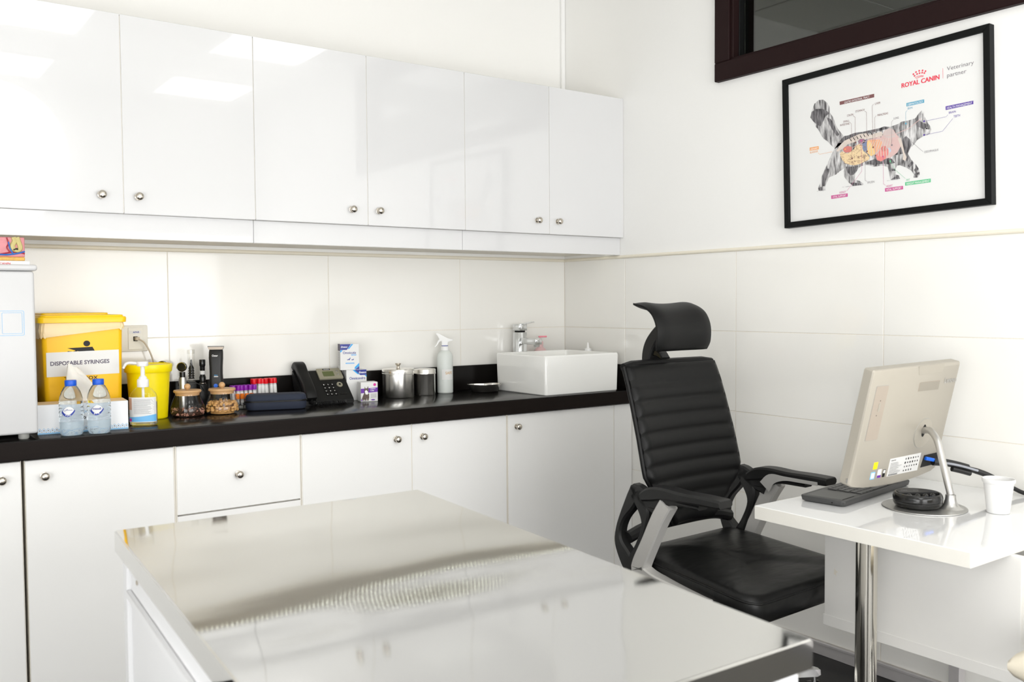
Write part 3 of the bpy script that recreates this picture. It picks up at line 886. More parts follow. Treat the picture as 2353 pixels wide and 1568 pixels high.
b = new(); tube(b, smooth_path([(-0.012, 0, 0.190), (-0.035, 0, 0.1925), (-0.047, 0, 0.190), (-0.053, 0, 0.182), (-0.056, 0, 0.176)]), [0.0045] * 6 + [0.0042] * 12 + [0.0036] * 7, 10); add('spout', b, 'plastic_white', t)
b = new(); tube(b, [(0, 0, 0.012), (0, 0, 0.12)], 0.0042, 10); add('dip_tube', b, 'plastic_white', t)

# ---------------------------------------------------------------- tissue box
t = on_top('tissue_box', 'white tissue box with blue diamond pattern behind the two water bottles', 'tissue box', -2.118, -0.334, -5)
b = new(); box(b, -0.121, 0.121, -0.050, 0.050, 0.0, 0.085, 0.001, 1); add('carton', b, 'carton', t)
FB = -0.0503
fb = lambda a, b_: (a, FB, b_)
s = new(); poly(s, [(-0.1205, 0.0008), (0.1205, 0.0008), (0.1205, 0.0048), (-0.1205, 0.0048)], fb); flat('blue_band', s, 'tissue_print', t)
s = new(); d_ = new()
for k in range(22):
    cx = -0.1155 + 0.011 * k
    o_ = [(0.0056, 0), (0, 0.0065), (-0.0056, 0), (0, -0.0065)]
    for a, b_ in zip(o_, o_[1:] + o_[:1]):
        i0, i1 = (a[0] * .78, a[1] * .78), (b_[0] * .78, b_[1] * .78)
        poly(s, [(cx + a[0], 0.0115 + a[1]), (cx + b_[0], 0.0115 + b_[1]), (cx + i1[0], 0.0115 + i1[1]), (cx + i0[0], 0.0115 + i0[1])], fb)
    poly(d_, [(cx + .0016, 0.0115), (cx, 0.0135), (cx - .0016, 0.0115), (cx, 0.0095)], fb)
    if k < 21:
        poly(d_, [(cx + .0055 + .0012, 0.0070), (cx + .0055, 0.0084), (cx + .0055 - .0012, 0.0070), (cx + .0055, 0.0056)], fb)
for cx in (0.0, 0.011, -0.011):
    o_ = [(0.0056, 0), (0, 0.0065), (-0.0056, 0), (0, -0.0065)]
    for a, b_ in zip(o_, o_[1:] + o_[:1]):
        i0, i1 = (a[0] * .78, a[1] * .78), (b_[0] * .78, b_[1] * .78)
        poly(s, [(cx + a[0], 0.060 + a[1]), (cx + b_[0], 0.060 + b_[1]), (cx + i1[0], 0.060 + i1[1]), (cx + i0[0], 0.060 + i0[1])], fb)
flat('diamond_print', s, 'tissue_print', t)
flat('diamond_centres', d_, 'ink_black', t)
s = new(); letters(s, 'Lo', fb, -0.010, 0.038, 0.016, 0.012); flat('lettering', s, 'ink_black', t)
s = new(); poly(s, [(-0.119, -0.048), (0.119, -0.048), (0.119, 0.048), (-0.119, 0.048)], lambda a, b_: (a, b_, 0.0853)); flat('top_print', s, 'carton_peach', t)
b = new()
random.seed(11)
rings = []
for k in range(13):
    f = k / 12
    z = 0.086 + 0.098 * f
    hw = 0.034 * (1 - f) ** 0.7 + 0.015
    hd = 0.009 + 0.004 * f - 0.006 * f * f
    ring = []
    for i in range(26):
        a = 2 * math.pi * i / 26
        fold = 1 + 0.20 * math.sin(4 * a + 1.5 * f) + 0.10 * math.sin(9 * a + 2.5 * f)
        top = (0.012 * math.cos(a - 2.4) + 0.004 * math.sin(3 * a)) * f ** 2
        ring.append((0.012 - 0.030 * f + hw * (0.85 + 0.15 * fold) * math.cos(a), hd * fold * math.sin(a) + 0.004 * math.sin(f * 6 + 3 * a) * f, z + top))
    rings.append(ring)
loft(b, rings, False, True); add('tissue', b, 'tissue', t, sharp=80)

# ---------------------------------------------------------------- two water bottles
mat('bottle_frost', (0.80, 0.90, 0.97), 0.08, trans=0.75, ior=1.30, var=0.05, scale=80, bump=0.5, bdist=0.002)
def water_bottle(label, x, y, rz, words, w2):
    t = on_top('water_bottle', label, 'bottle', x, y, rz, 'small water bottles with blue caps')
    prof = [(0.0, 0.003), (0.018, 0.0), (0.0265, 0.001), (0.0295, 0.006), (0.0310, 0.012), (0.0318, 0.040)]
    for k in range(5):
        z = 0.044 + 0.010 * k
        prof += [(0.0322, z), (0.0324, z + 0.003), (0.0312, z + 0.006), (0.0322, z + 0.009)]
    prof += [(0.0320, 0.096), (0.0308, 0.104), (0.0285, 0.114), (0.0245, 0.126), (0.0185, 0.137), (0.0138, 0.142), (0.0130, 0.146), (0.0, 0.146)]
    b = new(); lathe(b, prof[:6], 32)
    add('body_foot', b, 'bottle_frost', t)
    b = new(); lathe(b, [(0.0, 0.0402)] + [(0.0318, 0.0402)] + prof[6:], 32); add('body', b, 'water', t)
    b = new()
    rings = []
    for r, z in ((0.0130, 0.1405), (0.0150, 0.1405), (0.0154, 0.142), (0.0154, 0.155), (0.0146, 0.157), (0.0, 0.1573)):
        rings.append([(max(r, 5e-5) * (1 + (0.015 if (i % 2 and 0.141 < z < 0.156) else 0)) * math.cos(2 * math.pi * i / 48), max(r, 5e-5) * (1 + (0.015 if (i % 2 and 0.141 < z < 0.156) else 0)) * math.sin(2 * math.pi * i / 48), z) for i in range(48)])
    loft(b, rings); add('cap', b, 'cap_blue', t)
    r = 0.0328
    wrap = lambda off: (lambda a, z: ((r + off) * math.sin(a / r), -(r + off) * math.cos(a / r), z))
    def leaf(sc, n=14):
        pts = []
        for k in range(n + 1):
            u = k / n
            pts.append((-0.019 * sc + 0.038 * sc * u, 0.0135 * sc * math.sin(math.pi * u) ** 0.8 + 0.004 * sc * (u - 0.5)))
        for k in range(n - 1, 0, -1):
            u = k / n
            pts.append((-0.019 * sc + 0.038 * sc * u, -0.0150 * sc * math.sin(math.pi * u) ** 0.8 + 0.004 * sc * (u - 0.5)))
        return pts
    def strip_fill(bm, pts, cx, cz, fn_, n=14):
        up = pts[:n + 1]
        lo = [pts[0]] + pts[n + 1:][::-1] + [pts[n]]
        for k in range(n):
            q = [up[k], up[k + 1], lo[k + 1], lo[k]]
            vv = []
            for a in q:
                if not vv or (abs(a[0] - vv[-1][0]) + abs(a[1] - vv[-1][1])) > 1e-6:
                    vv.append(a)
            if len(vv) > 2 and (abs(vv[0][0] - vv[-1][0]) + abs(vv[0][1] - vv[-1][1])) < 1e-6:
                vv = vv[:-1]
            if len(vv) > 2:
                poly(bm, [(cx + a[0], cz + a[1]) for a in vv], fn_)
        return bm
    cx, cz = 0.006, 0.070
    lb_ = flat('label_emblem', strip_fill(new(), leaf(1.0), cx, cz, wrap(0.0004)), 'ink_blue', t)
    flat('emblem_field', strip_fill(new(), leaf(0.80), cx + 0.001, cz + 0.003, wrap(0.0008)), 'paper', lb_)
    s = new(); letters(s, words, wrap(0.0012), cx - 0.0105, cz + 0.001, 0.022, 0.0065); flat('lettering', s, 'ink_navy', lb_)
    s = new(); letters(s, w2, wrap(0.0012), cx - 0.007, cz - 0.0128, 0.014, 0.0052); flat('lettering', s, 'ink_white', lb_)
    return t
water_bottle('water bottle with blue cap next to the fridge, lettered in Arabic', -2.163, -0.428, -36, '\ufef2\ufed3\ufe8e\ufeb4\ufee3', '\ufe94\ufef4\ufed8\ufee7')
water_bottle('water bottle with blue cap next to the sanitiser, marked pure', -2.091, -0.434, -32, 'masafi', 'pure')

# ---------------------------------------------------------------- two treat jars
def treat_jar(label, x, y, which):
    t = on_top('treat_jar', label, 'jar', x, y, 0, 'glass treat jars with wooden lids')
    outer = [(0.0, 0.0), (0.044, 0.0), (0.0515, 0.004), (0.0555, 0.012), (0.0560, 0.020), (0.0535, 0.034), (0.0475, 0.052), (0.0410, 0.066), (0.0385, 0.073)]
    b = new(); lathe(b, outer, 44); g = add('glass', b, 'glass_clear', t)
    for v in list(range(0)):
        pass
    b = new(); lathe(b, [(0.0, 0.069), (0.0380, 0.069), (0.0382, 0.0725), (0.0375, 0.073), (0.0386, 0.0735), (0.0390, 0.077), (0.0385, 0.078), (0.0430, 0.0785), (0.0445, 0.081), (0.0445, 0.084), (0.0430, 0.0865), (0.0, 0.0872)], 40); ld_ = add('lid', b, 'wood', t)
    b = new(); lathe(b, [(0.0, 0.0870), (0.005, 0.0872)] + [(0.0104 * math.sin(a), 0.0975 - 0.0104 * math.cos(a)) for a in [R(28 + 152 * k / 10) for k in range(11)]], 20); add('knob', b, 'wood', ld_)
    random.seed(21 if which else 22)
    if which:      # small brown bone biscuits
        shapes = []
        for kind in range(3):
            bm = new()
            if kind == 0:
                tube(bm, [(-0.009, 0, 0), (-0.0075, 0, 0), (-0.004, 0, 0), (0.004, 0, 0), (0.0075, 0, 0), (0.009, 0, 0)], [0.0025, 0.0058, 0.0042, 0.0042, 0.0058, 0.0025], 8)
            elif kind == 1:
                tube(bm, [(-0.007, 0, 0), (-0.005, 0, 0), (0.005, 0, 0), (0.007, 0, 0)], [0.002, 0.0052, 0.0052, 0.002], 8)
            else:
                lathe(bm, [(0.0, -0.003), (0.0065, -0.003), (0.0075, 0), (0.0065, 0.003), (0, 0.003)], 9)
            o_ = add('biscuit', bm, 'kibble', t, 60)
            shapes.append(o_)
        pos = []
        for ring_n, rr, zz in ((16, 0.0455, 0.0085), (16, 0.0460, 0.018), (15, 0.0440, 0.027), (11, 0.034, 0.032), (7, 0.020, 0.034), (3, 0.007, 0.037), (13, 0.0405, 0.0335)):
            for k in range(ring_n):
                a = 2 * math.pi * (k + random.uniform(-.25, .25)) / ring_n
                pos.append((rr * math.cos(a), rr * math.sin(a), zz + random.uniform(-.001, .0025), a))
        for i, (px_, py_, pz_, a) in enumerate(pos):
            src = shapes[i % 3]
            o_ = src if i < 3 else clone(src, t)
            o_.location = (px_, py_, pz_ + 0.005)
            o_.rotation_euler = (random.uniform(-.6, .6), random.uniform(-.5, .5), a + math.pi / 2 + random.uniform(-.8, .8))
            o_.scale = [random.uniform(0.8, 1.05)] * 3
        b = new(); lathe(b, [(0.0, 0.003), (0.038, 0.003), (0.040, 0.012), (0.036, 0.026), (0.0, 0.028)], 20); o_ = add('biscuit_heap', b, 'kibble', t); o_['kind'] = 'stuff'
    else:          # dark chips with pale pink ones
        sh = {}
        bm = new(); prism(bm, [(-0.0050, -0.0036), (0.0055, -0.0020), (0.0010, 0.0050)], 'xy', -0.0013, 0.0013); sh['treat_dark'] = add('chip', bm, 'treat_dark', t)
        bm = new(); prism(bm, [(-0.0052, -0.0040), (0.0056, -0.0026), (0.0030, 0.0050), (-0.0020, 0.0046)], 'xy', -0.0015, 0.0015); sh['treat_pink'] = add('chip', bm, 'treat_pink', t)
        used = {'treat_dark': 0, 'treat_pink': 0}
        for i in range(120):
            a = random.uniform(0, 2 * math.pi)
            lay = i % 3
            rr = (0.0475, 0.0478, 0.0455)[lay] * (1 if random.random() < 0.75 else random.uniform(0.2, 0.95))
            side = 0.5 - 0.5 * math.cos(a - R(215))
            zz = (0.0065, 0.012, 0.0175)[lay] + 0.006 * (1 - side) * (lay > 0)
            key = 'treat_pink' if random.random() < 0.30 else 'treat_dark'
            o_ = sh[key] if used[key] == 0 else clone(sh[key], t)
            used[key] += 1
            o_.location = (rr * math.cos(a), rr * math.sin(a), zz + 0.002)
            o_.rotation_euler = (random.uniform(-1.2, 1.2), random.uniform(-1.2, 1.2), random.uniform(0, 6.3))
        b = new(); lathe(b, [(0.0, 0.002), (0.043, 0.002), (0.046, 0.008), (0.045, 0.014), (0.0, 0.016)], 24); o_ = add('chip_heap', b, 'treat_dark', t); o_['kind'] = 'stuff'
    return t
treat_jar('glass jar with wooden lid holding dark brown and pink treats', -1.765, -0.182, False)
treat_jar('glass jar with wooden lid holding golden bone biscuits', -1.654, -0.196, True)

# ---------------------------------------------------------------- blood tubes in their rack
t = on_top('tube_rack', 'low grey test tube rack behind the navy case', 'rack', -1.492, -0.080, -4)
b = new(); box(b, -0.088, 0.088, -0.026, 0.049, 0.0, 0.011, 0.003, 2); add('base', b, 'rack_grey', t)
b = new(); box(b, -0.086, 0.086, -0.025, 0.048, 0.030, 0.0325, 0.001, 1); add('shelf', b, 'plastic_clear', t)
for sx in (-0.085, 0.085):
    b = new(); box(b, sx - .0015, sx + .0015, -0.025, 0.048, 0.0112, 0.030); add('side', b, 'plastic_clear', t)
rk = t
tube_src = {}
def blood_tube(kind, label, x, y, h, tilt=(0, 0)):
    z0 = CT + 0.0115
    cp = {'red': 'cap_red', 'purple': 'cap_purple', 'orange': 'cap_orange'}[kind]
    if kind not in tube_src:
        t = thing('blood_tube', label, 'test tube', (x, y, z0), 0, kind + ' capped blood tubes in the rack')
        r = 0.0062 if kind != 'orange' else 0.0055
        b = new(); lathe(b, [(0.0, 0.0), (r * 0.6, 0.0008), (r * 0.95, 0.003), (r, 0.006), (r, h - 0.012), (0.0, h - 0.012)], 14); add('tube', b, 'tube_clear', t)
        b = new(); lathe(b, [(r * 1.02, 0.020 if h > .05 else .01), (r * 1.05, 0.0205 if h > .05 else .0105), (r * 1.05, h - 0.024), (r * 1.02, h - 0.0235)], 14); add('paper_label', b, 'paper', t)
        b = new(); lathe(b, [(r, h - 0.018), (r * 1.30, h - 0.018), (r * 1.34, h - 0.017), (r * 1.28, h - 0.001), (r * 1.1, h), (0.0, h - 0.001)], 16); add('cap', b, cp, t)
        tube_src[kind] = t
    else:
        src = tube_src[kind]
        t = src.copy(); COL.objects.link(t)
        t.location = (x, y, z0)
        for ch in list(src.children):
            clone(ch, t)
    t['label'] = label
    t.rotation_euler = (R(tilt[0]), R(tilt[1]), 0)
    return t
random.seed(9)
ORD = ('first', 'second', 'third', 'fourth', 'fifth', 'sixth')
for r_ in range(2):
    for k in range(6):
        blood_tube('red', 'tall red capped blood tube, %s from the telephone in the %s row' % (ORD[5 - k], 'rear' if r_ else 'front'), -1.4870 + 0.0152 * k, -0.052 + 0.018 * r_ - 0.001 * k, 0.088, (random.uniform(-2, 2), random.uniform(-5, 3)))
for r_ in range(2):
    for k in range(6):
        blood_tube('purple', 'short purple capped blood tube, %s from the red capped tubes in the %s row' % (ORD[5 - k], 'rear' if r_ else 'front'), -1.5720 + 0.0148 * k, -0.074 + 0.017 * r_, 0.070, (random.uniform(-2, 2), random.uniform(-2, 2)))
for k in range(4):
    blood_tube('orange', 'small orange capped tube low in the rack, %s from the biscuit jar' % ORD[k], -1.5660 + 0.0170 * k, -0.0945, 0.042)

# ---------------------------------------------------------------- navy zip case
t = on_top('zip_case', 'long navy fabric zip case lying in front of the blood tubes', 'case', -1.459, -0.182, -17.0)
def stad(l, d, z, r=None):
    r = r or d / 2 * 0.85
    return [(a, b_, z) for a, b_ in rrect(l, d, min(r, d / 2 - .001), 7)]
b = new(); loft(b, [stad(0.190, 0.062, 0.0), stad(0.202, 0.074, 0.003), stad(0.208, 0.080, 0.012), stad(0.209, 0.081, 0.026), stad(0.208, 0.080, 0.0285)]); add('lower_shell', b, 'navy_fabric', t)
b = new(); loft(b, [stad(0.208, 0.080, 0.0345), stad(0.209, 0.081, 0.037), stad(0.206, 0.078, 0.046), stad(0.198, 0.070, 0.053), stad(0.180, 0.054, 0.056), stad(0.12, 0.02, 0.057, 0.008)]); add('upper_shell', b, 'navy_fabric', t)
b = new(); loft(b, [stad(0.209, 0.081, 0.0285), stad(0.214, 0.086, 0.0292), stad(0.214, 0.086, 0.0308), stad(0.210, 0.082, 0.0315), stad(0.214, 0.086, 0.0322), stad(0.214, 0.086, 0.0338), stad(0.209, 0.081, 0.0345)]); add('zip', b, 'plastic_black', t)
b = new(); tube(b, [(-0.106, -0.018, 0.031), (-0.111, -0.021, 0.028), (-0.111, -0.022, 0.010)], 0.0016, 6); add('zip_pull', b, 'plastic_black', t)
s = new(); poly(s, ellipse(0.008, 0.003, 16, 0.070, -0.022), lambda a, b_: (a, b_, 0.0548)); flat('red_badge', s, 'ink_red', t)

# ---------------------------------------------------------------- desk telephone
t = on_top('desk_phone', 'black desk telephone with coiled cord and grey display panel', 'telephone', -1.226, -0.098, -4)
t.scale = (0.80, 1, 1)
# sloped body: local x across, y depth, front edge low
def slope(y):           # top surface height of the sloped body
    return 0.018 + (y + 0.065) * 0.82
b = new(); prism(b, [(-0.070, 0.0), (-0.070, 0.012), (-0.064, 0.020), (0.055, 0.117), (0.066, 0.117), (0.066, 0.100), (0.020, 0.0)], 'yz', -0.088, 0.098)
bmesh.ops.bevel(b, geom=b.edges[:], offset=0.003, segments=2, affect='EDGES'); body_ = add('body', b, 'phone_black', t)
SL = math.atan2(0.117 - 0.020, 0.055 + 0.064)
def on_slope(a, s_, off=0.0006):      # a across, s_ distance up the slope from the lower edge
    return (a, -0.064 + s_ * math.cos(SL) - off * math.sin(SL), 0.020 + s_ * math.sin(SL) + off * math.cos(SL))
def slab(bm, pts, o0, o1):
    lo = [bm.verts.new(on_slope(a, s_, o0)) for a, s_ in pts]
    hi = [bm.verts.new(on_slope(a, s_, o1)) for a, s_ in pts]
    n = len(pts)
    for i in range(n):
        bm.faces.new((lo[i], lo[(i + 1) % n], hi[(i + 1) % n], hi[i]))
    bm.faces.new(lo[::-1]); bm.faces.new(hi)
    return bm
dp = add('display_panel', slab(new(), rrect(0.118, 0.056, 0.005, 3, 0.028, 0.129), 0.0, 0.006), 'phone_gold', t)
add('screen', slab(new(), rrect(0.054, 0.026, 0.002, 2, 0.020, 0.127), 0.006, 0.0068), 'lcd', dp)
sl = add('name_strip', slab(new(), rrect(0.036, 0.007, 0.001, 2, 0.018, 0.151), 0.006, 0.0068), 'gap_black', dp)
s = new(); letters(s, 'etisalat', lambda a, b_: on_slope(a, b_, 0.0071), 0.004, 0.1490, 0.028, 0.0040); flat('lettering', s, 'ink_white', sl)
for a, s_ in ((0.066, 0.139), (0.067, 0.121)):
    add('button', slab(new(), ellipse(0.005, 0.0035, 14, a, s_), 0.006, 0.0085), 'satin_alu', dp)
kp = add('key', slab(new(), rrect(0.0135, 0.0085, 0.0015, 2, 0, 0), 0.0, 0.003), 'plastic_gloss_black', t)
base_k = Vector(on_slope(0, 0, 0))
ks = [(-0.020 + 0.0205 * i, 0.072 - 0.0170 * j) for j in range(4) for i in range(3)]
first = True
for i, (a, s_) in enumerate(ks):
    o_ = kp if first else clone(kp, t)
    first = False
    o_.location = Vector(on_slope(a, s_, 0)) - base_k
    lt_ = new(); letters(lt_, '123456789*0#'[i], lambda x_, y_: tuple(Vector(on_slope(x_, y_, 0.0034)) - Vector((0, 0, 0))), -0.004, -0.0025, 0.004, 0.005)
    flat('digit', lt_, 'ink_white', o_)
for k in range(4):
    o_ = clone(kp, t); o_.location = Vector(on_slope(-0.010 + 0.021 * k, 0.0945, 0)) - base_k; o_.scale = (0.9, 0.9, 0.9)
for k in range(4):
    o_ = clone(kp, t); o_.location = Vector(on_slope(0.082, 0.078 - 0.017 * k, 0)) - base_k; o_.scale = (0.85, 0.85, 0.85)
add('navigation_ring', slab(new(), ellipse(0.014, 0.0125, 20, 0.056, 0.071), 0.0, 0.003), 'phone_gold', t)
add('ok_button', slab(new(), ellipse(0.005, 0.0045, 14, 0.056, 0.071), 0.003, 0.0045), 'plastic_gloss_black', t)
add('speaker_key', slab(new(), rrect(0.034, 0.005, 0.001, 2, 0.058, 0.022), 0.0, 0.002), 'plastic_gloss_black', t)
# cradle and handset
b = new(); prism(b, [(-0.066, 0.0), (-0.066, 0.016), (0.050, 0.114), (0.062, 0.120), (0.066, 0.104), (0.020, 0.0)], 'yz', -0.142, -0.089); add('cradle', b, 'phone_black', t)
path = [(-0.113, -0.070, 0.020), (-0.113, -0.060, 0.046), (-0.113, -0.026, 0.080), (-0.113, 0.010, 0.110), (-0.113, 0.036, 0.132), (-0.113, 0.056, 0.136), (-0.113, 0.066, 0.124)]
pts = smooth_path(path, 5)
b = new()
rings = []
n_ = len(pts)
for i, q in enumerate(pts):
    f = i / (n_ - 1)
    wd = 0.029 - 0.004 * math.sin(math.pi * f)
    th = 0.013 + 0.006 * abs(math.cos(math.pi * f)) ** 2
    if i in (0, n_ - 1):
        wd, th = wd * 0.8, th * 0.6
    tg = (pts[min(i + 1, n_ - 1)] - pts[max(i - 1, 0)]).normalized()
    nn = Vector((1, 0, 0)).cross(tg).normalized()
    ring = []
    for a, c in rrect(2 * wd, 2 * th, min(th, wd) * 0.55, 3):
        ring.append(q + Vector((1, 0, 0)) * a + nn * c)
    rings.append(ring)
loft(b, rings); add('handset', b, 'phone_black', t)
# coiled cord lying in front of the set
b = new()
cp_ = smooth_path([(-0.106, -0.070, 0.022), (-0.112, -0.082, 0.012), (-0.090, -0.092, 0.0085), (-0.045, -0.088, 0.0085), (0.005, -0.084, 0.0085), (0.040, -0.084, 0.0085), (0.052, -0.078, 0.0085)], 40)
hel = []
for i, q in enumerate(cp_):
    tg = (cp_[min(i + 1, len(cp_) - 1)] - cp_[max(i - 1, 0)]).normalized()
    u_ = tg.cross(Vector((0, 0, 1))).normalized(); v_ = tg.cross(u_)
    ph = i * 0.95
    hel.append(q + 0.0060 * (math.cos(ph) * u_ + math.sin(ph) * v_))
tube(b, hel, 0.0017, 5); add('coiled_cord', b, 'plastic_black', t)

# ---------------------------------------------------------------- medicine cartons
def carton_print(t, w, h, y, right, name, cyan_side):
    f_ = lambda a, b_: (a, y, b_)
    k = -1 if right else 1
    def P(l):
        return [(k * a, b_) for a, b_ in l]
    s = new(); poly(s, P([(-w / 2, h), (w * 0.02 + 0.008, h), (-w * 0.18, h * 0.755), (-w / 2, h * 0.755)]), f_)
    poly(s, P([(w / 2, 0.001), (w / 2, h * 0.13), (w * 0.24, 0.001)]), f_)
    flat('navy_print', s, 'ink_navy', t)
    s = new(); poly(s, P([(w * 0.05 + 0.008, h), (w * 0.17 + 0.008, h), (-w * 0.02, h * 0.81), (-w * 0.12, h * 0.81)]), f_)
    poly(s, P([(-w / 2, h * 0.745), (-w * 0.32, h * 0.745), (-w / 2, h * 0.64)]), f_)
    poly(s, P([(w / 2, h * 0.14), (w / 2, h * 0.26), (w * 0.22, h * 0.08), (w * 0.22, 0.001)]), f_)
    flat('cyan_print', s, 'ink_cyan', t)
    s = new(); letters(s, 'Emesco', f_, (-w * 0.46 if not right else w * 0.06), h * 0.86, w * 0.38, h * 0.055, 0.1); flat('lettering', s, 'ink_white', t)
t = on_top('medicine_carton', 'white and blue carton lettered Omnicondro behind the telephone', 'carton', -1.098, -0.062, -8, 'blue and white cartons')
b = new(); box(b, -0.040, 0.040, -0.030, 0.030, 0, 0.1165, 0.0006, 1); add('card', b, 'paper', t)
fnc = lambda a, b_: (a, -0.0305, b_)
s = new(); poly(s, [(-0.008, 0.1160), (0.0395, 0.1160), (0.0395, 0.0955), (0.015, 0.0955)], fnc); flat('navy_print', s, 'ink_navy', t)
s = new(); poly(s, [(-0.016, 0.1160), (-0.008, 0.1160), (0.011, 0.0990), (0.005, 0.0990)], fnc); poly(s, [(0.031, 0.0950), (0.0395, 0.0950), (0.0395, 0.088)], fnc); flat('cyan_print', s, 'ink_cyan', t)
s = new(); letters(s, 'Emesco', lambda a, b_: (a, -0.0309, b_), 0.0085, 0.1020, 0.029, 0.0085, 0.1); flat('lettering', s, 'ink_white', t)
s = new(); letters(s, 'Omnicondro', fnc, -0.028, 0.0790, 0.063, 0.0105); flat('lettering', s, 'ink_navy', t)
t = thing('medicine_carton', 'white and blue carton lettered Omnicutis, topmost behind the telephone', 'carton', (-1.122, -0.066, CT + 0.1168), -14, 'blue and white cartons')
b = new(); box(b, -0.036, 0.036, -0.022, 0.022, 0, 0.099, 0.0006, 1); add('card', b, 'paper', t)
fnc = lambda a, b_: (a, -0.0225, b_)
s = new(); poly(s, [(-0.036, 0.0985), (0.005, 0.0985), (-0.011, 0.0765), (-0.036, 0.0765)], fnc); flat('navy_print', s, 'ink_navy', t)
s = new(); poly(s, [(0.036, 0.001), (0.036, 0.014), (0.020, 0.001)], fnc); flat('navy_print', s, 'ink_navy', t)
for q_ in ([(0.0065, 0.0985), (0.014, 0.0985), (-0.002, 0.0800), (-0.0075, 0.0800)], [(-0.036, 0.0755), (-0.026, 0.0755), (-0.036, 0.066)], [(0.036, 0.0145), (0.036, 0.026), (0.0185, 0.010), (0.0185, 0.001)], rrect(0.019, 0.0045, 0.001, 2, 0.0155, 0.0570), rrect(0.033, 0.0045, 0.001, 2, 0.0005, 0.0255)):
    s = new(); poly(s, q_, fnc); flat('cyan_print', s, 'ink_cyan', t)
s = new(); fne = lambda a, b_: (a, -0.0229, b_); letters(s, 'Emesco', fne, -0.0335, 0.0845, 0.024, 0.0075, 0.1); flat('lettering', s, 'ink_white', t); s = new(); letters(s, 'Peptide', fne, 0.0075, 0.0555, 0.016, 0.003); flat('lettering', s, 'ink_white', t); s = new(); letters(s, 'supplement', fne, -0.014, 0.0240, 0.029, 0.003); flat('lettering', s, 'ink_white', t)
s = new(); letters(s, 'Omnicutis', fnc, -0.026, 0.0610, 0.050, 0.0095); flat('lettering', s, 'ink_navy', t)
s = new()
# the small dog and cat mark
poly(s, [(-0.012, 0.040), (-0.006, 0.0405), (0.0, 0.0440), (0.0005, 0.0465), (0.002, 0.0480), (0.0025, 0.0450), (0.0015, 0.0415), (-0.001, 0.0385), (-0.0015, 0.0350), (-0.003, 0.0385), (-0.007, 0.0385), (-0.009, 0.0355), (-0.009, 0.0385)], fnc); flat('dog_mark', s, 'ink_navy', t)
s = new(); poly(s, [(0.006, 0.0395), (0.012, 0.0400), (0.0145, 0.0430), (0.0155, 0.0400), (0.0135, 0.0370), (0.007, 0.0370)], fnc); flat('cat_mark', s, 'ink_navy', t)
s = new(); poly(s, [(-0.022, 0.073), (0.022, 0.073), (0.022, 0.099), (-0.022, 0.099)], lambda a, b_: (-0.0364, a, b_)); flat('side_print', s, 'ink_violet_grey', t)
s = new()
for k in range(16):
    poly(s, [(-0.018, 0.068 - k * .0033), (0.016, 0.068 - k * .0033), (0.016, 0.0670 - k * .0033), (-0.018, 0.0670 - k * .0033)], lambda a, b_: (-0.0364, a, b_))
flat('side_text', s, 'ink_grey', t)
t = on_top('collar_carton', 'small white and purple carton with a cat picture next to the steel canister', 'carton', -1.082, -0.142, -12)
b = new(); box(b, -0.0325, 0.0325, -0.026, 0.026, 0, 0.073, 0.0006, 1); add('card', b, 'paper', t)
fnc = lambda a, b_: (a, -0.0265, b_)
s = new(); poly(s, [(-0.0325, 0.032), (0.0325, 0.035), (0.0325, 0.052), (-0.0325, 0.049)], fnc); poly(s, rrect(0.019, 0.008, 0.001, 2, -0.022, 0.0060), fnc); flat('purple_print', s, 'ink_purple', t)
mat('cat_brown', (0.12, 0.085, 0.07), 0.6, var=0.5, scale=160)
fnc2 = lambda a, b_: (a, -0.0268, b_)
s = new(); poly(s, [(-0.018, 0.058), (-0.0145, 0.050), (-0.009, 0.050), (-0.0045, 0.0585), (-0.0035, 0.047), (-0.002, 0.042), (-0.005, 0.036), (-0.001, 0.028), (-0.001, 0.014), (-0.004, 0.003), (-0.008, 0.003), (-0.010, 0.014), (-0.012, 0.003), (-0.026, 0.002), (-0.029, 0.012), (-0.024, 0.024), (-0.019, 0.034), (-0.020, 0.044), (-0.018, 0.050)], fnc2); flat('cat_print', s, 'cat_brown', t)
s = new(); poly(s, [(-0.0175, 0.0395), (-0.012, 0.044), (-0.006, 0.038), (-0.004, 0.030), (-0.008, 0.026), (-0.015, 0.028)], lambda a, b_: (a, -0.0270, b_)); flat('cat_chest_print', s, 'ink_white', t)
s = new(); letters(s, 'Calming', fnc2, 0.004, 0.0445, 0.020, 0.0058); flat('lettering', s, 'ink_white', t)
s = new(); letters(s, 'Collar', fnc2, 0.004, 0.0385, 0.015, 0.0052); flat('lettering', s, 'ink_white', t)
s = new(); letters(s, '3 cats', lambda a, b_: (a, -0.0269, b_), -0.029, 0.0035, 0.014, 0.0048); flat('lettering', s, 'ink_white', t)
s = new()
for k in range(6):
    poly(s, [(0.005, 0.0285 - k * .0028), (0.028, 0.0295 - k * .0028), (0.028, 0.0285 - k * .0028), (0.005, 0.0275 - k * .0028)], fnc)
flat('small_print', s, 'ink_grey', t)
s = new(); poly(s, ellipse(0.0055, 0.0055, 12, 0.021, 0.063), fnc); flat('badge', s, 'ink_magenta', t)
s = new(); poly(s, ellipse(0.008, 0.0025, 14, 0.014, 0.0060), fnc); flat('badge', s, 'ink_purple', t)

